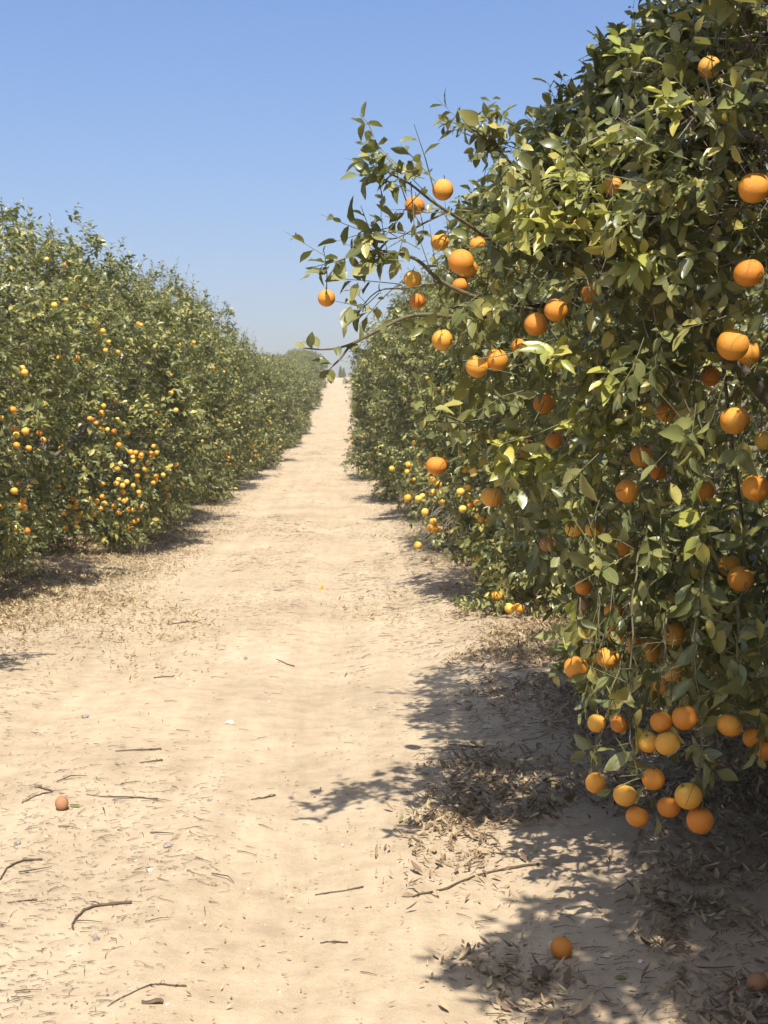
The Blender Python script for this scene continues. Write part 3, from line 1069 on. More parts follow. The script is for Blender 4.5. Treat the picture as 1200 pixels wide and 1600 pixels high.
near = empty('orange_tree', NB)
tag(near, 'big orange tree close by on the right, laden with fruit and hanging clusters', 'tree', 'orange trees lining the track')
acc = Acc()
leaves(acc, *LVa, tpl='hi', twist=rng.normal(0, 0.35, len(LVa[0])))
o = acc.obj('crown', M_LEAF_NEAR, near)
o.location = -NB
wa = wood(ncr, rng, 10, 9, 0.085, lambda q: bool(keep_sil(q + NB)))
wa.obj('trunk', M_BARK, near)
o = lim.obj('branch', M_BRANCH, near)
o.location = -NB
# pale young growth in bright tufts
yl = Acc()
YC = [(850, 345), (890, 352), (940, 322), (962, 348), (872, 378), (820, 330), (955, 598), (905, 690), (852, 735), (800, 705), (1000, 420),
      (905, 300), (880, 560), (1060, 180), (1020, 230), (935, 730), (985, 110), (1110, 820), (905, 1003)]
yb, yd = [], []
for x0, y0 in YC:
    ds = near_surface(x0, y0)
    ds = 2.6 if ds is None else ds - 0.04
    for _ in range(3):
        yb.append(P(x0 + rng.normal(0, 12), y0 + rng.normal(0, 10), ds + rng.uniform(-0.04, 0.03)))
        yd.append(rng.normal(0, 0.6, 3) + np.array([-0.3, -0.6, 0.5]))
leaves(yl, *shoots_to_leaves(np.array(yb), np.array(yd), rng.uniform(0.07, 0.14, len(yb)), 4, 7, rng, 0.085), tpl='hi')
o = yl.obj('young_leaves', M_LEAF_YOUNG, near)
o.location = -NB
stems = Acc()
SB, SD, SL = np.concatenate(stem_B), np.concatenate(stem_D), np.concatenate(stem_L)
twigs_bulk(stems, SB - SD * 0.05, SB + SD * SL[:, None], rng.normal(0, 0.006, SB.shape), rng.uniform(0.0016, 0.0026, len(SB)))
o = stems.obj('twigs', M_GREENTWIG, near)
o['kind'] = 'stuff'
o.location = -NB
dt = Acc()
n = 1700
uu = norm(rng.normal(size=(n, 3)) + face * 0.8)
cen = norm(rng.normal(size=(10, 3)) * 0.5 + face)
kk = rng.random(n) < 0.55
uu[kk] = norm(cen[rng.integers(0, 10, kk.sum())] + rng.normal(0, 0.13, (kk.sum(), 3)))
A = ncr.pt(uu, rng.uniform(0.72, 0.98, n)) + NB
Dd = norm(norm(uu / ncr.R) * 0.5 + rng.normal(0, 0.6, (n, 3)) + np.array([0, 0, -0.2]))
Bq = A + Dd * rng.uniform(0.07, 0.30, n)[:, None]
k = keep_sil(A) & keep_sil(Bq)
twigs_bulk(dt, A[k], Bq[k], rng.normal(0, 0.022, (k.sum(), 3)), rng.uniform(0.0013, 0.0030, k.sum()))
o = dt.obj('dead_twigs', M_TWIG, near)
o['kind'] = 'stuff'
o.location = -NB

# ------------------------------------------------------------------ oranges
def fruit_mesh(name, seed, m, nu=28, nv=18, rough=0.0):
    rg = np.random.default_rng(seed)
    a = Acc()
    th = np.linspace(0, np.pi, nv + 1)[1:-1]
    ph = np.arange(nu) * 2 * np.pi / nu
    TH, PH = np.meshgrid(th, ph, indexing='ij')
    dirs = np.stack([np.sin(TH) * np.cos(PH), np.sin(TH) * np.sin(PH), np.cos(TH)], -1).reshape(-1, 3)
    dirs = np.concatenate([dirs, [[0, 0, 1], [0, 0, -1]]])
    r = np.ones(len(dirs))
    for _ in range(5):
        dd = norm(rg.normal(size=3))
        r += rg.uniform(-0.022, 0.022) * (dirs @ dd) + rg.uniform(-0.015, 0.015) * (dirs @ dd) ** 2
    if rough:
        for _ in range(26):
            dd = norm(rg.normal(size=3))
            r += rg.uniform(-1, 0.5) * rough * np.exp(-(2 - 2 * dirs @ dd) / 0.12)
    r -= 0.07 * np.exp(-((dirs[:, 2] - 1) ** 2) / 0.004) + 0.03 * np.exp(-((dirs[:, 2] + 1) ** 2) / 0.002)
    V = dirs * r[:, None] * np.array([1, 1, 0.96])
    q = []
    for i in range(nv - 2):
        for j in range(nu):
            k = (j + 1) % nu
            q.append((i * nu + j, (i + 1) * nu + j, (i + 1) * nu + k, i * nu + k))
    top, bot = len(dirs) - 2, len(dirs) - 1
    t = [(top, j, (j + 1) % nu) for j in range(nu)] + [(bot, (nv - 2) * nu + (j + 1) % nu, (nv - 2) * nu + j) for j in range(nu)]
    a.add(V, t, q)
    return a.mesh(name, m)


def stalk_mesh():
    a = Acc()
    tube(a, smooth_path([(0, 0, 0.9), (0.02, 0.0, 1.05), (0.0, 0.06, 1.2), (0.06, 0.1, 1.38)], 3), np.linspace(0.055, 0.04, 10), 6)
    V = [(0, 0, 0.955)]
    for j in range(10):
        r = 0.2 if j % 2 == 0 else 0.09
        V.append((r * math.cos(j * 0.628), r * math.sin(j * 0.628), 0.925 if j % 2 == 0 else 0.95))
    for v in list(V):
        V.append((v[0] * 0.9, v[1] * 0.9, v[2] - 0.05))
    t = [(0, 1 + j, 1 + (j + 1) % 10) for j in range(10)] + [(11, 12 + (j + 1) % 10, 12 + j) for j in range(10)]
    q = [(1 + j, 12 + j, 12 + (j + 1) % 10, 1 + (j + 1) % 10) for j in range(10)]
    a.add(V, t, q)
    return a.mesh('stalk', M_GREENTWIG)


FM = {'o': [fruit_mesh('orange', s, M_ORANGE) for s in (1, 2, 3)],
      'p': [fruit_mesh('orange', s, M_ORANGE_PALE) for s in (4, 5)],
      'r': [fruit_mesh('rotten_orange', 6, M_ROT, rough=0.05)],
      'm': [fruit_mesh('rotten_orange', 7, M_ROT, rough=0.10)],
      'd': [fruit_mesh('dried_orange', 8, M_DRIED, rough=0.06)]}
STALK = stalk_mesh()
rf = np.random.default_rng(9)
COUNT = [0]


def add_fruit(p, r, kd, label, group=None, stalk=False, tilt=0.25, name=None):
    me = FM[kd][rf.integers(len(FM[kd]))]
    o = bpy.data.objects.new(name or {'o': 'orange', 'p': 'orange', 'r': 'rotten_orange', 'm': 'rotten_orange', 'd': 'dried_orange'}[kd], me)
    o.location = p
    o.rotation_euler = (rf.normal(0, tilt), rf.normal(0, tilt), rf.uniform(0, 6.28))
    o.scale = (r * rf.uniform(0.97, 1.03), r * rf.uniform(0.97, 1.03), r * rf.uniform(0.93, 1.05))
    COL.objects.link(o)
    tag(o, label, 'orange', group)
    if stalk:
        s = bpy.data.objects.new('stalk', STALK)
        COL.objects.link(s)
        s.parent = o
    COUNT[0] += 1
    return o


for p, r, kd, lab in fr_place:
    add_fruit(p, r, kd, lab, 'oranges hanging on the near tree', stalk=True)

# fruit of the second and third trees of the right row, hung where the photo shows it
def row_surface(px, py, dmin=7.0, trees=None, lim=1.03):
    ds = dmin * np.exp(np.linspace(0, math.log(185 / dmin), 420))
    v = RM @ np.array([(px - 600) / F, (800 - py) / F, -1.0])
    Q = CP + ds[:, None] * v
    best = None
    for ti, t in enumerate(TREES):
        q = Q @ t['MI'][:3, :3].T + t['MI'][:3, 3]
        k = np.nonzero(t['cr'].f(q) < lim)[0]
        if len(k) and (best is None or ds[k[0]] < best[0]):
            best = (ds[k[0]], ti)
    if best is None:
        return None
    return CP + best[0] * v, best[1], best[0]


MID = [(747, 872, 16, 7.2), (765, 891, 14, 7.1), (777, 888, 15, 7.1), (776, 931, 18, 6.6), (796, 950, 17, 6.5), (811, 950, 17, 6.5)]
MIDL = ['highest small yellow orange at the skirt of the second right-row tree', 'left one of two small oranges half way down the second right tree skirt',
        'right one of two small oranges half way down the second right tree skirt', 'single small orange hanging left above the lowest pair by the litter',
        'left one of the lowest pair of small oranges above the litter', 'right one of the lowest pair of small oranges above the litter']
for (px, py, di, d), lab in zip(MID, MIDL):
    sf = row_surface(px, py, lim=1.0)
    if sf is not None:
        d = min(d, sf[2] / K - 0.03)
    add_fruit(P(px, py, d), di * d / F0 / 2, 'p', lab, 'small oranges on the right row', stalk=True)
MID3 = [(740, 738, 13), (726, 733, 13), (675, 750, 12), (686, 757, 12), (675, 769, 12), (687, 770, 12), (637, 778, 12), (654, 779, 12),
        (664, 800, 12), (690, 783, 11), (677, 815, 12), (680, 828, 12), (672, 825, 11), (687, 826, 10), (653, 852, 13), (612, 732, 9),
        (638, 726, 9), (636, 737, 8), (744, 798, 13), (752, 806, 12), (660, 775, 10), (702, 744, 12)]
for px, py, di in MID3:
    d = 0.076 * F0 / di if di > 10 else 10.5
    d = min(max(d, 8.0), 10.2)
    sf = row_surface(px, py, lim=1.0)
    if sf is not None:
        d = min(d, sf[2] / K - 0.02)
    add_fruit(P(px, py, d), di * d / F0 / 2, 'p', 'small yellow orange on bare twigs at the low track side of the right row', 'yellow oranges on the bare twigs')

LEFT = [(142, 450), (148, 460), (133, 476), (103, 468), (85, 477), (153, 505), (161, 517), (157, 519), (216, 506), (220, 508), (258, 526), (170, 534),
        (165, 548), (185, 550), (93, 560), (35, 575), (38, 582), (280, 539), (303, 535), (268, 586), (267, 614), (334, 575), (350, 581), (371, 576),
        (162, 634), (159, 645), (147, 655), (150, 661), (161, 671), (62, 676), (68, 687), (99, 697), (95, 700), (186, 695), (275, 641), (243, 646),
        (337, 650), (340, 657), (200, 676), (320, 697), (338, 693), (340, 700), (212, 707), (220, 714), (208, 721), (231, 724), (183, 732), (260, 731),
        (255, 742), (229, 744), (198, 753), (214, 752), (243, 750), (217, 769), (114, 779), (119, 788), (160, 776), (164, 786), (140, 779), (186, 780),
        (194, 783), (126, 802), (71, 792), (88, 801), (70, 812), (201, 795), (220, 795), (210, 815), (207, 825), (200, 825), (95, 827), (103, 825),
        (42, 829), (61, 831), (57, 845), (93, 860), (25, 825), (145, 800), (73, 405), (100, 414), (75, 382), (45, 700), (20, 640), (120, 560)]
ROWNAME = {len(LEFT_Y): ('right', 99)}
for i in range(len(LEFT_Y)):
    ROWNAME[i] = ('left', i)
for i in range(len(RIGHT_Y)):
    ROWNAME[len(LEFT_Y) + 1 + i] = ('right', i)
LN = ['tree at the very left edge', 'front tree of the left row', 'second tree of the left row', 'third tree of the left row', 'fourth tree of the left row', 'fifth tree of the left row']
RN = ['tree right behind the big near tree', 'right-row tree with bare twigs', 'right-row tree past the bare twigs']


def fruit_label(ti):
    side, i = ROWNAME[ti]
    if side == 'left':
        return ('small orange showing among the leaves of the ' + LN[i], 'oranges on the ' + LN[i]) if i < len(LN) else \
            ('tiny orange on a farther tree of the left row', 'oranges on farther left trees')
    return ('small orange showing among the leaves of the ' + RN[i], 'oranges on the ' + RN[i]) if i < len(RN) else \
        ('tiny orange on a farther tree of the right row', 'oranges on farther right trees')


for cx, cy, nn_ in ((205, 715, 9), (235, 735, 8), (210, 775, 6), (165, 780, 6), (120, 792, 6), (85, 800, 7), (55, 835, 6), (205, 815, 7), (150, 660, 6), (255, 755, 5), (30, 800, 5)):
    for _ in range(nn_):
        LEFT.append((cx + rf.normal(0, 24), cy + rf.normal(0, 17)))
for px, py in LEFT:
    s = row_surface(px, py, lim=rf.uniform(0.96, 1.05))
    if s is None:
        continue
    p, ti, d = s
    lab, g = fruit_label(ti)
    add_fruit(p, rf.uniform(0.030, 0.038), 'p' if rf.random() < 0.65 else 'o', lab, g)

# the rest, in little clusters over the sides that face the track
cand = []
for ti, t in enumerate(TREES):
    dist = math.hypot(t['x'], t['y'])
    nc = 17 if dist < 50 else 28
    if ROWNAME[ti][0] == 'left' and ROWNAME[ti][1] in (1, 2):
        nc = 9
    if ROWNAME[ti] == ('left', 0) or ROWNAME[ti] == ('right', 0):
        nc = 12
    th = rf.uniform(0, 6.283, nc * 3)
    zc = rf.triangular(-0.98, -0.88, 0.25, nc * 3)
    uu = norm(np.stack([np.cos(th), np.sin(th), zc * 0.8], 1))
    Wp = t['cr'].pt(uu, np.full(len(uu), 1.0)) @ t['M'][:3, :3].T + t['M'][:3, 3]
    side = 1 if t['x'] < 0 else -1
    n2 = Wp - np.array([t['x'], t['y'], 2.4 + t['M'][2, 3]])
    ok = (np.sum(n2 * (CP - Wp), 1) > 0)
    Wp = Wp[ok][:nc]
    for q in Wp:
        for _ in range(rf.integers(1, 7)):
            cand.append((q + rf.normal(0, 0.085, 3) - 0.05 * norm(n2[0]) * 0, ti))
cp = np.array([c[0] for c in cand])
px, py, dd = proj(cp)
vis = (px > -10) & (px < 1210) & (py > -10) & (py < 1610) & (dd > 1)
# the near tree hides part of the right row
vis &= ~(in_poly(px, py, SIL) & (px > 740))
order = [i for i in np.argsort(dd) if vis[i]]
far = Acc()
FV, FT = None, None
sph = FM['p'][0]


def small_sphere(nu=8, nv=6):
    th = np.linspace(0, np.pi, nv + 1)[1:-1]
    ph = np.arange(nu) * 2 * np.pi / nu
    TH, PH = np.meshgrid(th, ph, indexing='ij')
    V = np.stack([np.sin(TH) * np.cos(PH), np.sin(TH) * np.sin(PH), np.cos(TH)], -1).reshape(-1, 3)
    V = np.concatenate([V, [[0, 0, 1], [0, 0, -1]]])
    q = [(i * nu + j, (i + 1) * nu + j, (i + 1) * nu + (j + 1) % nu, i * nu + (j + 1) % nu) for i in range(nv - 2) for j in range(nu)]
    t = [(len(V) - 2, j, (j + 1) % nu) for j in range(nu)] + [(len(V) - 1, (nv - 2) * nu + (j + 1) % nu, (nv - 2) * nu + j) for j in range(nu)]
    return V, t, q


SV, ST, SQ = small_sphere()
FALLEN = 8
for i in order:
    r = rf.uniform(0.028, 0.038)
    if COUNT[0] < 300 - FALLEN:
        lab, g = fruit_label(cand[i][1])
        add_fruit(cp[i], r, 'p' if rf.random() < 0.6 else 'o', lab, g)
    else:
        far.add(SV * r + cp[i], ST, SQ)
tag(far.obj('small_oranges', M_ORANGE_PALE), 'tiny far oranges dotted over the crowns along both rows', 'oranges', kind='stuff')

# fallen fruit
def on_ground(px, py, di, kd, label, lift=0.86, tilt=1.2, name=None, flat=1.0):
    g = ground_px(px, py + di * 0.45)
    d = proj(g)[2]
    r = di * float(d) / F0 / 2
    o = add_fruit((g[0], g[1], g[2] + r * lift * flat), r, kd, label, 'fallen oranges on the ground', tilt=tilt, name=name)
    o.scale = (r, r, r * flat)
    return o


on_ground(877, 1480, 35, 'o', 'fresh fallen orange lying in the dappled shade on sand')
on_ground(1184, 1534, 34, 'r', 'split brown fallen orange in dry leaves at the right edge')
on_ground(845, 1520, 28, 'd', 'dried grey-brown orange beside the fresh fallen one')
on_ground(97, 1256, 21, 'r', 'small brown rotten orange on the twig-strewn sand at left', flat=1.15)
on_ground(502, 916, 11, 'o', 'flat bit of orange peel lying mid track', flat=0.35, name='orange_peel')
on_ground(610, 754, 8, 'o', 'tiny fallen orange in the shade at the right-row foot')
on_ground(616, 768, 7, 'p', 'tiny fallen orange on sand below the right-row shade')
on_ground(663, 872, 10, 'd', 'dark dried small orange at the sand below bare twigs')

# ------------------------------------------------------------------ bare low twigs of the third right-row tree
bt = Acc()
rb = np.random.default_rng(31)
root = P(760, 760, 10.2)
for k in range(46):
    e = P(rb.uniform(632, 745), rb.uniform(740, 870), rb.uniform(9.0, 10.2))
    m = (root + e) / 2 + rb.normal(0, 0.12, 3) + np.array([0, 0, 0.1])
    w3 = smooth_path([root + rb.normal(0, 0.2, 3), m, e], 4)
    tube(bt, w3, np.linspace(0.007, 0.002, len(w3)), 4)
    for _ in range(3):
        s = w3[rb.integers(3, len(w3))]
        twigs_bulk(bt, s[None], (s + rb.normal(0, 0.16, 3) + np.array([0, 0, -0.06]))[None], rb.normal(0, 0.02, (1, 3)), np.array([0.0025]))
third = [o for o in bpy.data.objects if o.get('label') == RIGHT_LABEL[1]][0]
o = bt.obj('bare_branches', M_TWIG, third)
bpy.context.view_layer.update()
o.matrix_parent_inverse = third.matrix_world.inverted()
lb = Acc()
nn = 60
bb = np.array([P(rb.uniform(630, 750), rb.uniform(730, 850), rb.uniform(9.0, 10.4)) for _ in range(nn)])
leaves(lb, *shoots_to_leaves(bb, rb.normal(0, 1, (nn, 3)), np.full(nn, 0.12), 3, 6, rb, 0.08), tpl='mid')
o = lb.obj('leaf_sprays', M_LEAF, third)
o.matrix_parent_inverse = third.matrix_world.inverted()

# low sucker shoots at the foot of the second tree
sk = Acc()
nn = 34
bb = np.array([np.append(g[:2], g[2] + rb.uniform(0.02, 0.12)) for g in [ground_px(rb.uniform(715, 775), rb.uniform(935, 972)) for _ in range(nn)]])
leaves(sk, *shoots_to_leaves(bb, rb.normal(0, 0.7, (nn, 3)) + np.array([0, 0, 0.8]), np.full(nn, 0.12), 5, 8, rb, 0.06), tpl='mid')
tag(sk.obj('undergrowth', M_LEAF), 'low tuft of green citrus suckers on sand before the second right tree', 'plant')

# ------------------------------------------------------------------ litter
rl = np.random.default_rng(41)
Z_DENSE = [  # polygons in the photograph, density (pieces per square metre), straw (pale yellowish) or brown
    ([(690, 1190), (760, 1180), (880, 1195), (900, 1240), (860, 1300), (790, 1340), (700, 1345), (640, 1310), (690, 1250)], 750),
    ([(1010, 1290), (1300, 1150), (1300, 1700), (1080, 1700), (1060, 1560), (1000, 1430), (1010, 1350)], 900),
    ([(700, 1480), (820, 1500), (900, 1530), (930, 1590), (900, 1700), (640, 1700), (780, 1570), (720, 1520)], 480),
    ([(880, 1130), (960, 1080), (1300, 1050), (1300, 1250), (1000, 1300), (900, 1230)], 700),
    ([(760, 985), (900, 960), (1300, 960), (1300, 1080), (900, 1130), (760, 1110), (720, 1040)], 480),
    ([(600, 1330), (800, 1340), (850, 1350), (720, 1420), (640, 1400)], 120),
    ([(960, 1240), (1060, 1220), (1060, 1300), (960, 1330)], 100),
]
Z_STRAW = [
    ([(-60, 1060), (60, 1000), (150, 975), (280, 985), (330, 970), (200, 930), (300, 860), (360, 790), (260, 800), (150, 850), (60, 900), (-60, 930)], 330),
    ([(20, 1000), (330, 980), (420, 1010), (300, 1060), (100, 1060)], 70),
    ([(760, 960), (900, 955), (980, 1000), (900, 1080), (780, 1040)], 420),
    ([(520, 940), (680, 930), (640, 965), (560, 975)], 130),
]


def scatter(poly, dens, ymax=16):
    xx, yy = [], []
    n = int(dens * 10 * (ymax - 1.4) * K)
    x = rl.uniform(-6, 4, n)
    y = rl.uniform(1.4 * K, ymax * K, n)
    q = np.stack([x, y, gz(x, y)], 1)
    px, py, d = proj(q)
    px = px + rl.normal(0, 26, n)
    py = py + rl.normal(0, 13, n)
    k = in_poly(px, py, poly) & (rl.random(n) < np.clip(0.75 + 0.8 * fbm(x * 2.2, y * 2.2, 3), 0.08, 1))
    return q[k]


def lay_leaves(acc, q, size, tpl, curlr=(-0.75, 0.05), lift=0.007):
    n = len(q)
    th = rl.uniform(0, 6.283, n)
    a = np.stack([np.cos(th), np.sin(th), np.abs(rl.normal(0, 0.16, n)) - 0.03], 1)
    nn = np.stack([rl.normal(0, 0.4, n), rl.normal(0, 0.4, n), np.ones(n)], 1)
    L = size * np.clip(rl.normal(1, 0.3, n), 0.35, 1.6)
    Wd = L * rl.uniform(0.22, 0.5, n)
    p = q + np.array([0, 0, lift]) + np.stack([np.zeros(n), np.zeros(n), rl.uniform(0, 0.012, n)], 1) - a * (L * 0.5)[:, None]
    g = gz(p[:, 0], p[:, 1])
    p[:, 2] = np.maximum(p[:, 2], g + 0.006)
    leaves(acc, p, a, nn, L, Wd, rl.uniform(*curlr, n), rl.uniform(-0.2, 1.0, n), tpl, rl.normal(0, 0.6, n))


lit = Acc()
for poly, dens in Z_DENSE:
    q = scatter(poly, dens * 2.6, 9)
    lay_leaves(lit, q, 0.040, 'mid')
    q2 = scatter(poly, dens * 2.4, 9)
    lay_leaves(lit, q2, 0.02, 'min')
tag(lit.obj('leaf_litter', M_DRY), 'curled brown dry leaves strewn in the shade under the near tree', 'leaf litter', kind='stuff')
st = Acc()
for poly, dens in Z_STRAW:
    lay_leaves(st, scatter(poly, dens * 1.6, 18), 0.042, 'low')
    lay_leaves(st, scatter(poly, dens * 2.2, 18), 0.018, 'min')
# bands along the feet of both rows
n = 90000
y = 11 + (115 - 11) * rl.random(n) ** 1.6
left = rl.random(n) < 0.6
x = np.where(left, -3.55 + rl.normal(0, 0.42, n) + 0.3 * fbm(y * 0.5, y * 0, 3), 1.75 + rl.normal(0, 0.42, n))
k = (rl.random(n) < np.clip(0.5 + 0.9 * fbm(x * 0.9, y * 0.5, 3), 0.03, 1))
q = np.stack([x, y, gz(x, y)], 1)[k]
lay_leaves(st, q, 0.055, 'min')
# thin sprinkling everywhere on the track
n = 15000
y = 3 + 42 * rl.random(n) ** 2
x = rl.uniform(-4.2, 1.4, n)
k = rl.random(n) < np.clip(0.30 + 0.9 * fbm(x * 0.8, y * 0.45, 3) + 0.25 * (x < -1.9), 0.02, 1)
lay_leaves(st, np.stack([x, y, gz(x, y)], 1)[k], 0.017, 'min')
tag(st.obj('straw_litter', M_STRAW), 'pale straw-coloured fallen leaves along the track edges', 'leaf litter', kind='stuff')

# twig crumbs
tw = Acc()
n = 105000
y = 3 + 62 * rl.random(n) ** 1.7
x = rl.uniform(-4.6, 2.4, n)
band = np.exp(-((x + 2.0 + 0.25 * (y / K - 4)) / 0.8) ** 2) * (y < 7 * K) + 0.6 * (x < -2.4) + 0.35 * (x > 0.4)
k = rl.random(n) < np.clip(0.10 + 0.85 * fbm(x * 0.7, y * 0.4 + 9, 3) + 0.7 * band, 0.03, 1) * (1 - 0.85 * np.exp(-((x + 0.22) / 0.3) ** 2) - 0.5 * np.exp(-((x + 1.72) / 0.3) ** 2))
x, y = x[k], y[k]
n = len(x)
th = rl.normal(0.0, 0.75, n)
L = np.clip(rl.lognormal(-3.75, 0.62, n), 0.008, 0.16)
dx, dy = np.cos(th) * L / 2, np.sin(th) * L / 2
r = np.clip(L * 0.02, 0.0010, 0.0028) * (1 + y / 40) * rl.uniform(0.7, 1.3, n)
A = np.stack([x - dx, y - dy, gz(x - dx, y - dy) + r + 0.004], 1)
B = np.stack([x + dx, y + dy, gz(x + dx, y + dy) + r + 0.004], 1)
bend = np.stack([rl.normal(0, 0.07, n) * L, rl.normal(0, 0.1, n) * L, rl.uniform(0.0, 0.06, n) * L], 1)
twigs_bulk(tw, A, B, bend, r)
tag(tw.obj('twig_litter', M_LITTERTWIG), 'scattered thin broken twigs over the sandy track', 'twigs', kind='stuff')

# clods and pebbles
pb = Acc()
n = 1700
y = 3 + 22 * rl.random(n) ** 1.8
x = rl.uniform(-4.4, 1.6, n)
for i in range(n):
    r = float(np.clip(rl.lognormal(-5.5, 0.45), 0.002, 0.013))
    V = SV * (1 + rl.normal(0, 0.16, (len(SV), 1))) * r * np.array([1.2, 1.0, 0.7])
    pb.add(V + np.array([x[i], y[i], float(gz(x[i], y[i])) + r * 0.25]), ST, SQ)
m, t, b, out = mat('pebble')
g = N_(t, 'ShaderNodeNewGeometry')
t.links.new(ramp(t, g.outputs['Random Per Island'], [(0, (0.20, 0.15, 0.11)), (0.4, (0.40, 0.29, 0.19)), (0.85, (0.50, 0.38, 0.26)), (1, (0.6, 0.55, 0.48))]), b.inputs['Base Color'])
b.inputs['Roughness'].default_value = 0.9
tag(pb.obj('gravel', m, smooth=False), 'small clods and pebbles in the sand', 'gravel', kind='stuff')

# ------------------------------------------------------------------ sticks one can point to
STICKS = [
    ([(114, 1454), (114, 1446), (125, 1430), (148, 1418), (172, 1415), (206, 1412)], 0.0075, 'curved grey stick bent like a sickle on the sand'),
    ([(168, 1574), (195, 1558), (232, 1541), (255, 1540), (292, 1542)], 0.0035, 'thin arched stick above the wood chip at the bottom'),
    ([(0, 1376), (12, 1358), (35, 1347), (66, 1345)], 0.007, 'stick entering from the left picture edge'),
    ([(34, 1256), (60, 1243), (82, 1238), (56, 1230)], 0.006, 'forked stick lying by the small rotten orange'),
    ([(135, 1243), (165, 1246), (205, 1247), (246, 1249)], 0.005, 'long straight twig right of the small rotten orange'),
    ([(392, 1251), (410, 1248), (430, 1244)], 0.006, 'short dark stick left of the long branch shadow'),
    ([(645, 1403), (690, 1392), (740, 1371), (800, 1358), (842, 1352)], 0.007, 'long reddish stick along the shade edge'),
    ([(492, 1400), (525, 1395), (568, 1387)], 0.0045, 'straight pale stick mid track below the branch shadow'),
    ([(500, 1475), (520, 1473), (543, 1474)], 0.004, 'short forked twig below the straight pale stick'),
    ([(262, 977), (290, 973), (312, 971)], 0.011, 'dark stick at the end of the straw litter on the left'),
    ([(12, 1412), (35, 1409), (58, 1407)], 0.0035, 'straight thin twig near the left edge above the sickle stick'),
    ([(218, 1193), (235, 1191), (254, 1189)], 0.006, 'straight twig above the long twig in the twig band'),
    ([(180, 1175), (215, 1173), (252, 1171)], 0.006, 'twig with kinked end in the upper twig band'),
    ([(432, 1030), (445, 1037), (460, 1042)], 0.006, 'short slanting twig mid track beyond the twig band'),
    ([(700, 1165), (730, 1167), (756, 1169)], 0.008, 'knotty stick at the far edge of the shaded leaf heap'),
    ([(272, 1056), (268, 1058), (240, 1060)], 0.005, 'short pale twig at the left beyond the twig band'),
]
STP = []
for pts, r, lab in STICKS:
    r *= 0.62
    g = np.array([ground_px(*p) for p in pts])
    w3 = smooth_path(g, 5)
    w3[:, 2] = gz(w3[:, 0], w3[:, 1]) + r * 0.9 + 0.002
    w3[1:-1] += rl.normal(0, r * 0.5, w3[1:-1].shape) * np.array([1, 1, 0.3])
    a = Acc()
    c = w3[len(w3) // 2].copy()
    tube(a, w3 - c, r * np.linspace(0.6, 1.1, len(w3)) * (1 + rl.normal(0, 0.12, len(w3))), 7)
    if len(w3) > 8:
        s = w3[len(w3) * 2 // 3]
        e = s + np.array([rl.uniform(-0.05, 0.05), rl.uniform(-0.02, 0.03), 0.004])
        tube(a, np.array([s, (s + e) / 2 + [0, 0, 0.004], e]) - c, [r * 0.6, r * 0.5, r * 0.3], 5)
    tag(a.obj('stick', M_LITTERTWIG, loc=c), lab, 'stick', 'sticks lying on the track')

# odd bits: wood chip, scraps, green fallen leaves, stones
def chip(px, py, Lc, wc, hc, ang, m, name, label, cat):
    g = ground_px(px, py)
    a = Acc()
    n = 7
    V = []
    for i in range(n):
        t = i / (n - 1) - 0.5
        ww = wc * (0.55 + 0.45 * math.cos(t * 2.4)) * rl.uniform(0.8, 1.15)
        for j in range(8):
            an = j * math.pi / 4
            V.append((t * Lc, ww * 0.5 * math.cos(an) * rl.uniform(0.85, 1.1), hc * 0.5 * math.sin(an) * rl.uniform(0.8, 1.1) + 0.003 * math.sin(t * 7)))
    q = [(i * 8 + j, i * 8 + (j + 1) % 8, (i + 1) * 8 + (j + 1) % 8, (i + 1) * 8 + j) for i in range(n - 1) for j in range(8)]
    t = [(0, j + 1, j) for j in range(1, 7)] + [((n - 1) * 8, (n - 1) * 8 + j, (n - 1) * 8 + j + 1) for j in range(1, 7)]
    a.add(V, t, q)
    o = a.obj(name, m, loc=(g[0], g[1], g[2] + hc * 0.42), smooth=False)
    o.rotation_euler = (0, 0, ang)
    tag(o, label, cat)
    return o


chip(238, 1568, 0.060, 0.020, 0.014, 0.15, M_LITTERTWIG, 'wood_chip', 'short broken chunk of wood at the bottom of the track', 'wood chip')
chip(60, 1231, 0.035, 0.018, 0.012, -0.4, M_BARK, 'bark_piece', 'small dark bark piece on top of the twig band', 'bark')
m_stone = bark_material('stone_grey', (0.17, 0.15, 0.14), (0.34, 0.30, 0.26), 25)
m_pale = bark_material('pale_scrap', (0.42, 0.37, 0.27), (0.58, 0.52, 0.40), 30)
for px, py, s, lab in ((27, 1320, 0.024, 'round dark grey stone near the left edge'), (262, 1324, 0.024, 'dark pebble in the middle of the smooth sand'),
                       (327, 1252, 0.018, 'small brown stone beside the smooth wheel track'), (384, 1030, 0.03, 'grey stone beyond the twig band'),
                       (133, 1122, 0.03, 'dark lump of soil at the left beyond the twigs'), (150, 1468, 0.022, 'flat grey stone under the sickle stick')):
    chip(px, py, s * 1.3, s, s * 0.7, rl.uniform(0, 3), m_stone, 'stone', lab, 'stone')


def lone_leaf(px, py, L, ang, m, name, label, cat='leaf'):
    g = ground_px(px, py)
    a = Acc()
    an = np.array([[math.cos(ang), math.sin(ang), 0.08]])
    leaves(a, np.array([[0, 0, 0.006]]) - an * L / 2, an, np.array([[0.1, -0.2, 1]]), np.array([L]), np.array([L * 0.45]), np.array([0.25]), np.array([0.35]), 'hi')
    o = a.obj(name, m, loc=g)
    tag(o, label, cat)


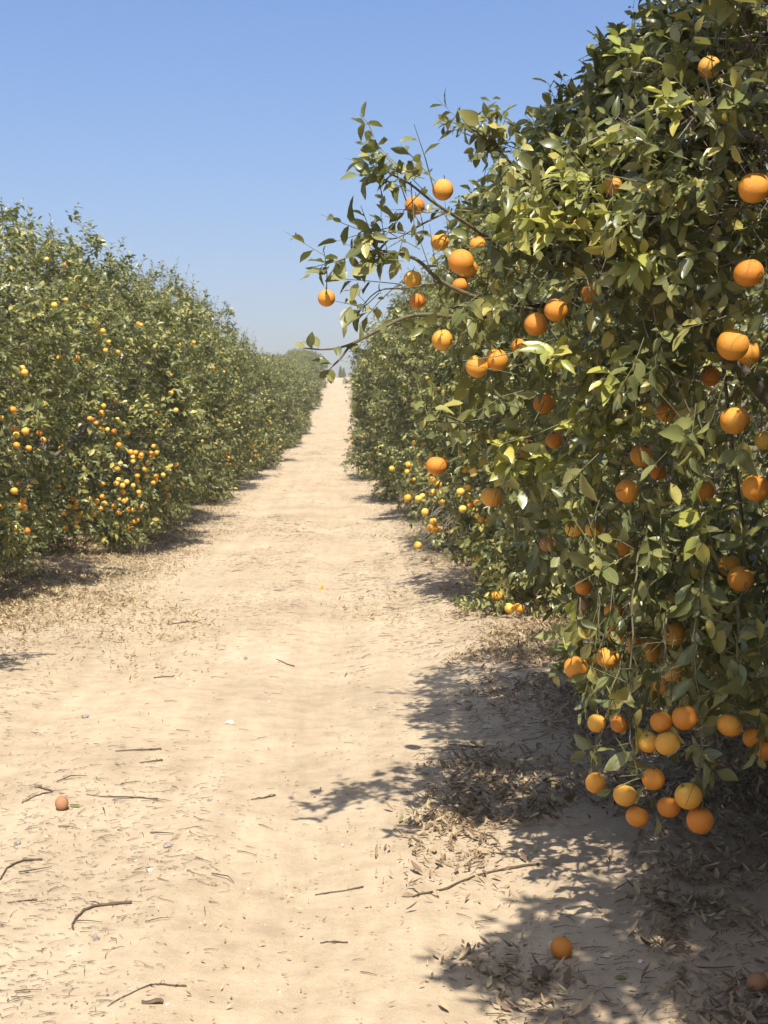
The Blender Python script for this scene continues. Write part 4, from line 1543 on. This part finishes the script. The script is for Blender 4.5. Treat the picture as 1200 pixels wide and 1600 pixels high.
lone_leaf(362, 1130, 0.10, 0.2, m_pale, 'dry_leaf', 'pale bleached leaf lying alone mid track')
lone_leaf(765, 1137, 0.11, 0.4, m_pale, 'dry_leaf', 'whitish bleached leaf at the far shade edge')
lone_leaf(683, 943, 0.13, 0.1, M_LEAF_NEAR, 'green_leaf', 'green fallen leaf on sand by the second right tree')
lone_leaf(972, 1530, 0.055, -0.2, M_LEAF_NEAR, 'green_leaf', 'green fallen leaf in shade right of the fallen orange')
lone_leaf(117, 1261, 0.06, 0.1, M_LEAF_NEAR, 'green_leaf', 'yellow-green leaf beside the small rotten orange')
lone_leaf(640, 1400, 0.07, 0.3, M_DRY, 'dry_leaf', 'large curled brown leaf at the end of the long reddish stick')

# ------------------------------------------------------------------ things on the crest
for k, (px, hh, rw, lab) in enumerate(((532, 3.4, 0.35, 'slim dark cypress on the skyline at the end of the track, left one'), (537, 2.8, 0.4, 'slim dark cypress on the skyline at the end of the track, right one'))):
    v = RM @ np.array([(px - 600) / F, (800 - 590) / F, -1.0])
    yc = 250.0
    s = yc / v[1]
    p = np.array([v[0] * s, yc, float(gz(v[0] * s, yc))])
    vt = RM @ np.array([(px - 600) / F, (800 - (574 if k == 0 else 577)) / F, -1.0])
    zt = CP[2] + vt[2] / vt[1] * yc
    H = zt - p[2]
    t = empty('cypress_tree', p)
    tag(t, lab, 'tree')
    a = Acc()
    tube(a, [(0, 0, -0.1), (0, 0, H * 0.3), (0, 0, H * 0.85)], [0.12, 0.09, 0.03], 6)
    a.obj('trunk', M_BARK, t)
    a = Acc()
    n = 2200
    zz = rl.uniform(0.06, 1, n)
    rr_ = 0.5 * np.sin(np.pi * np.clip(zz, 0, 1) ** 0.7) ** 0.8 * np.sqrt(rl.random(n)) * (0.9 + 0.3 * rl.random(n))
    th = rl.uniform(0, 6.28, n)
    b = np.stack([rr_ * np.cos(th), rr_ * np.sin(th), zz * H], 1)
    leaves(a, b, np.stack([np.cos(th) * 0.4, np.sin(th) * 0.4, np.ones(n)], 1), rl.normal(0, 1, (n, 3)), np.full(n, 0.35), np.full(n, 0.12), np.zeros(n), np.zeros(n), 'min')
    a.obj('crown', M_LEAF, t)
g = ground_px(541, 600)
a = Acc()
n = 40
leaves(a, *shoots_to_leaves(np.tile(g, (n, 1)) + rl.normal(0, 0.22, (n, 3)) * np.array([1, 1, 0]) + np.array([0, 0, 0.1]), rl.normal(0, 0.5, (n, 3)) + np.array([0, 0, 1]), rl.uniform(0.2, 0.6, n), 6, 9, rl, 0.16), tpl='min')
tag(a.obj('shrub', M_LEAF), 'small dark shrub on the track near the crest', 'shrub')

# ------------------------------------------------------------------ dusty air
me = bpy.data.meshes.new('haze')
hx, hy, z0, z1 = 3200.0, 3200.0, -30.0, 30.0
me.from_pydata([(x, y, z) for z in (z0, z1) for x, y in ((-hx, -hy), (hx, -hy), (hx, hy), (-hx, hy))], [],
               [(3, 2, 1, 0), (4, 5, 6, 7), (0, 1, 5, 4), (1, 2, 6, 5), (2, 3, 7, 6), (3, 0, 4, 7)])
hz_ = bpy.data.objects.new('haze', me)
COL.objects.link(hz_)
m = bpy.data.materials.new('dusty_air')
m.use_nodes = True
t = m.node_tree
t.nodes.remove(t.nodes['Principled BSDF'])
pv = t.nodes.new('ShaderNodeVolumePrincipled')
pv.inputs['Color'].default_value = (0.90, 0.88, 0.86, 1)
pv.inputs['Density'].default_value = 0.00065
t.links.new(pv.outputs[0], t.nodes['Material Output'].inputs['Volume'])
me.materials.append(m)
tag(hz_, 'thin dusty haze over the orchard', 'haze', kind='stuff')
SC.cycles.volume_bounces = 0

print('fruit things', COUNT[0])
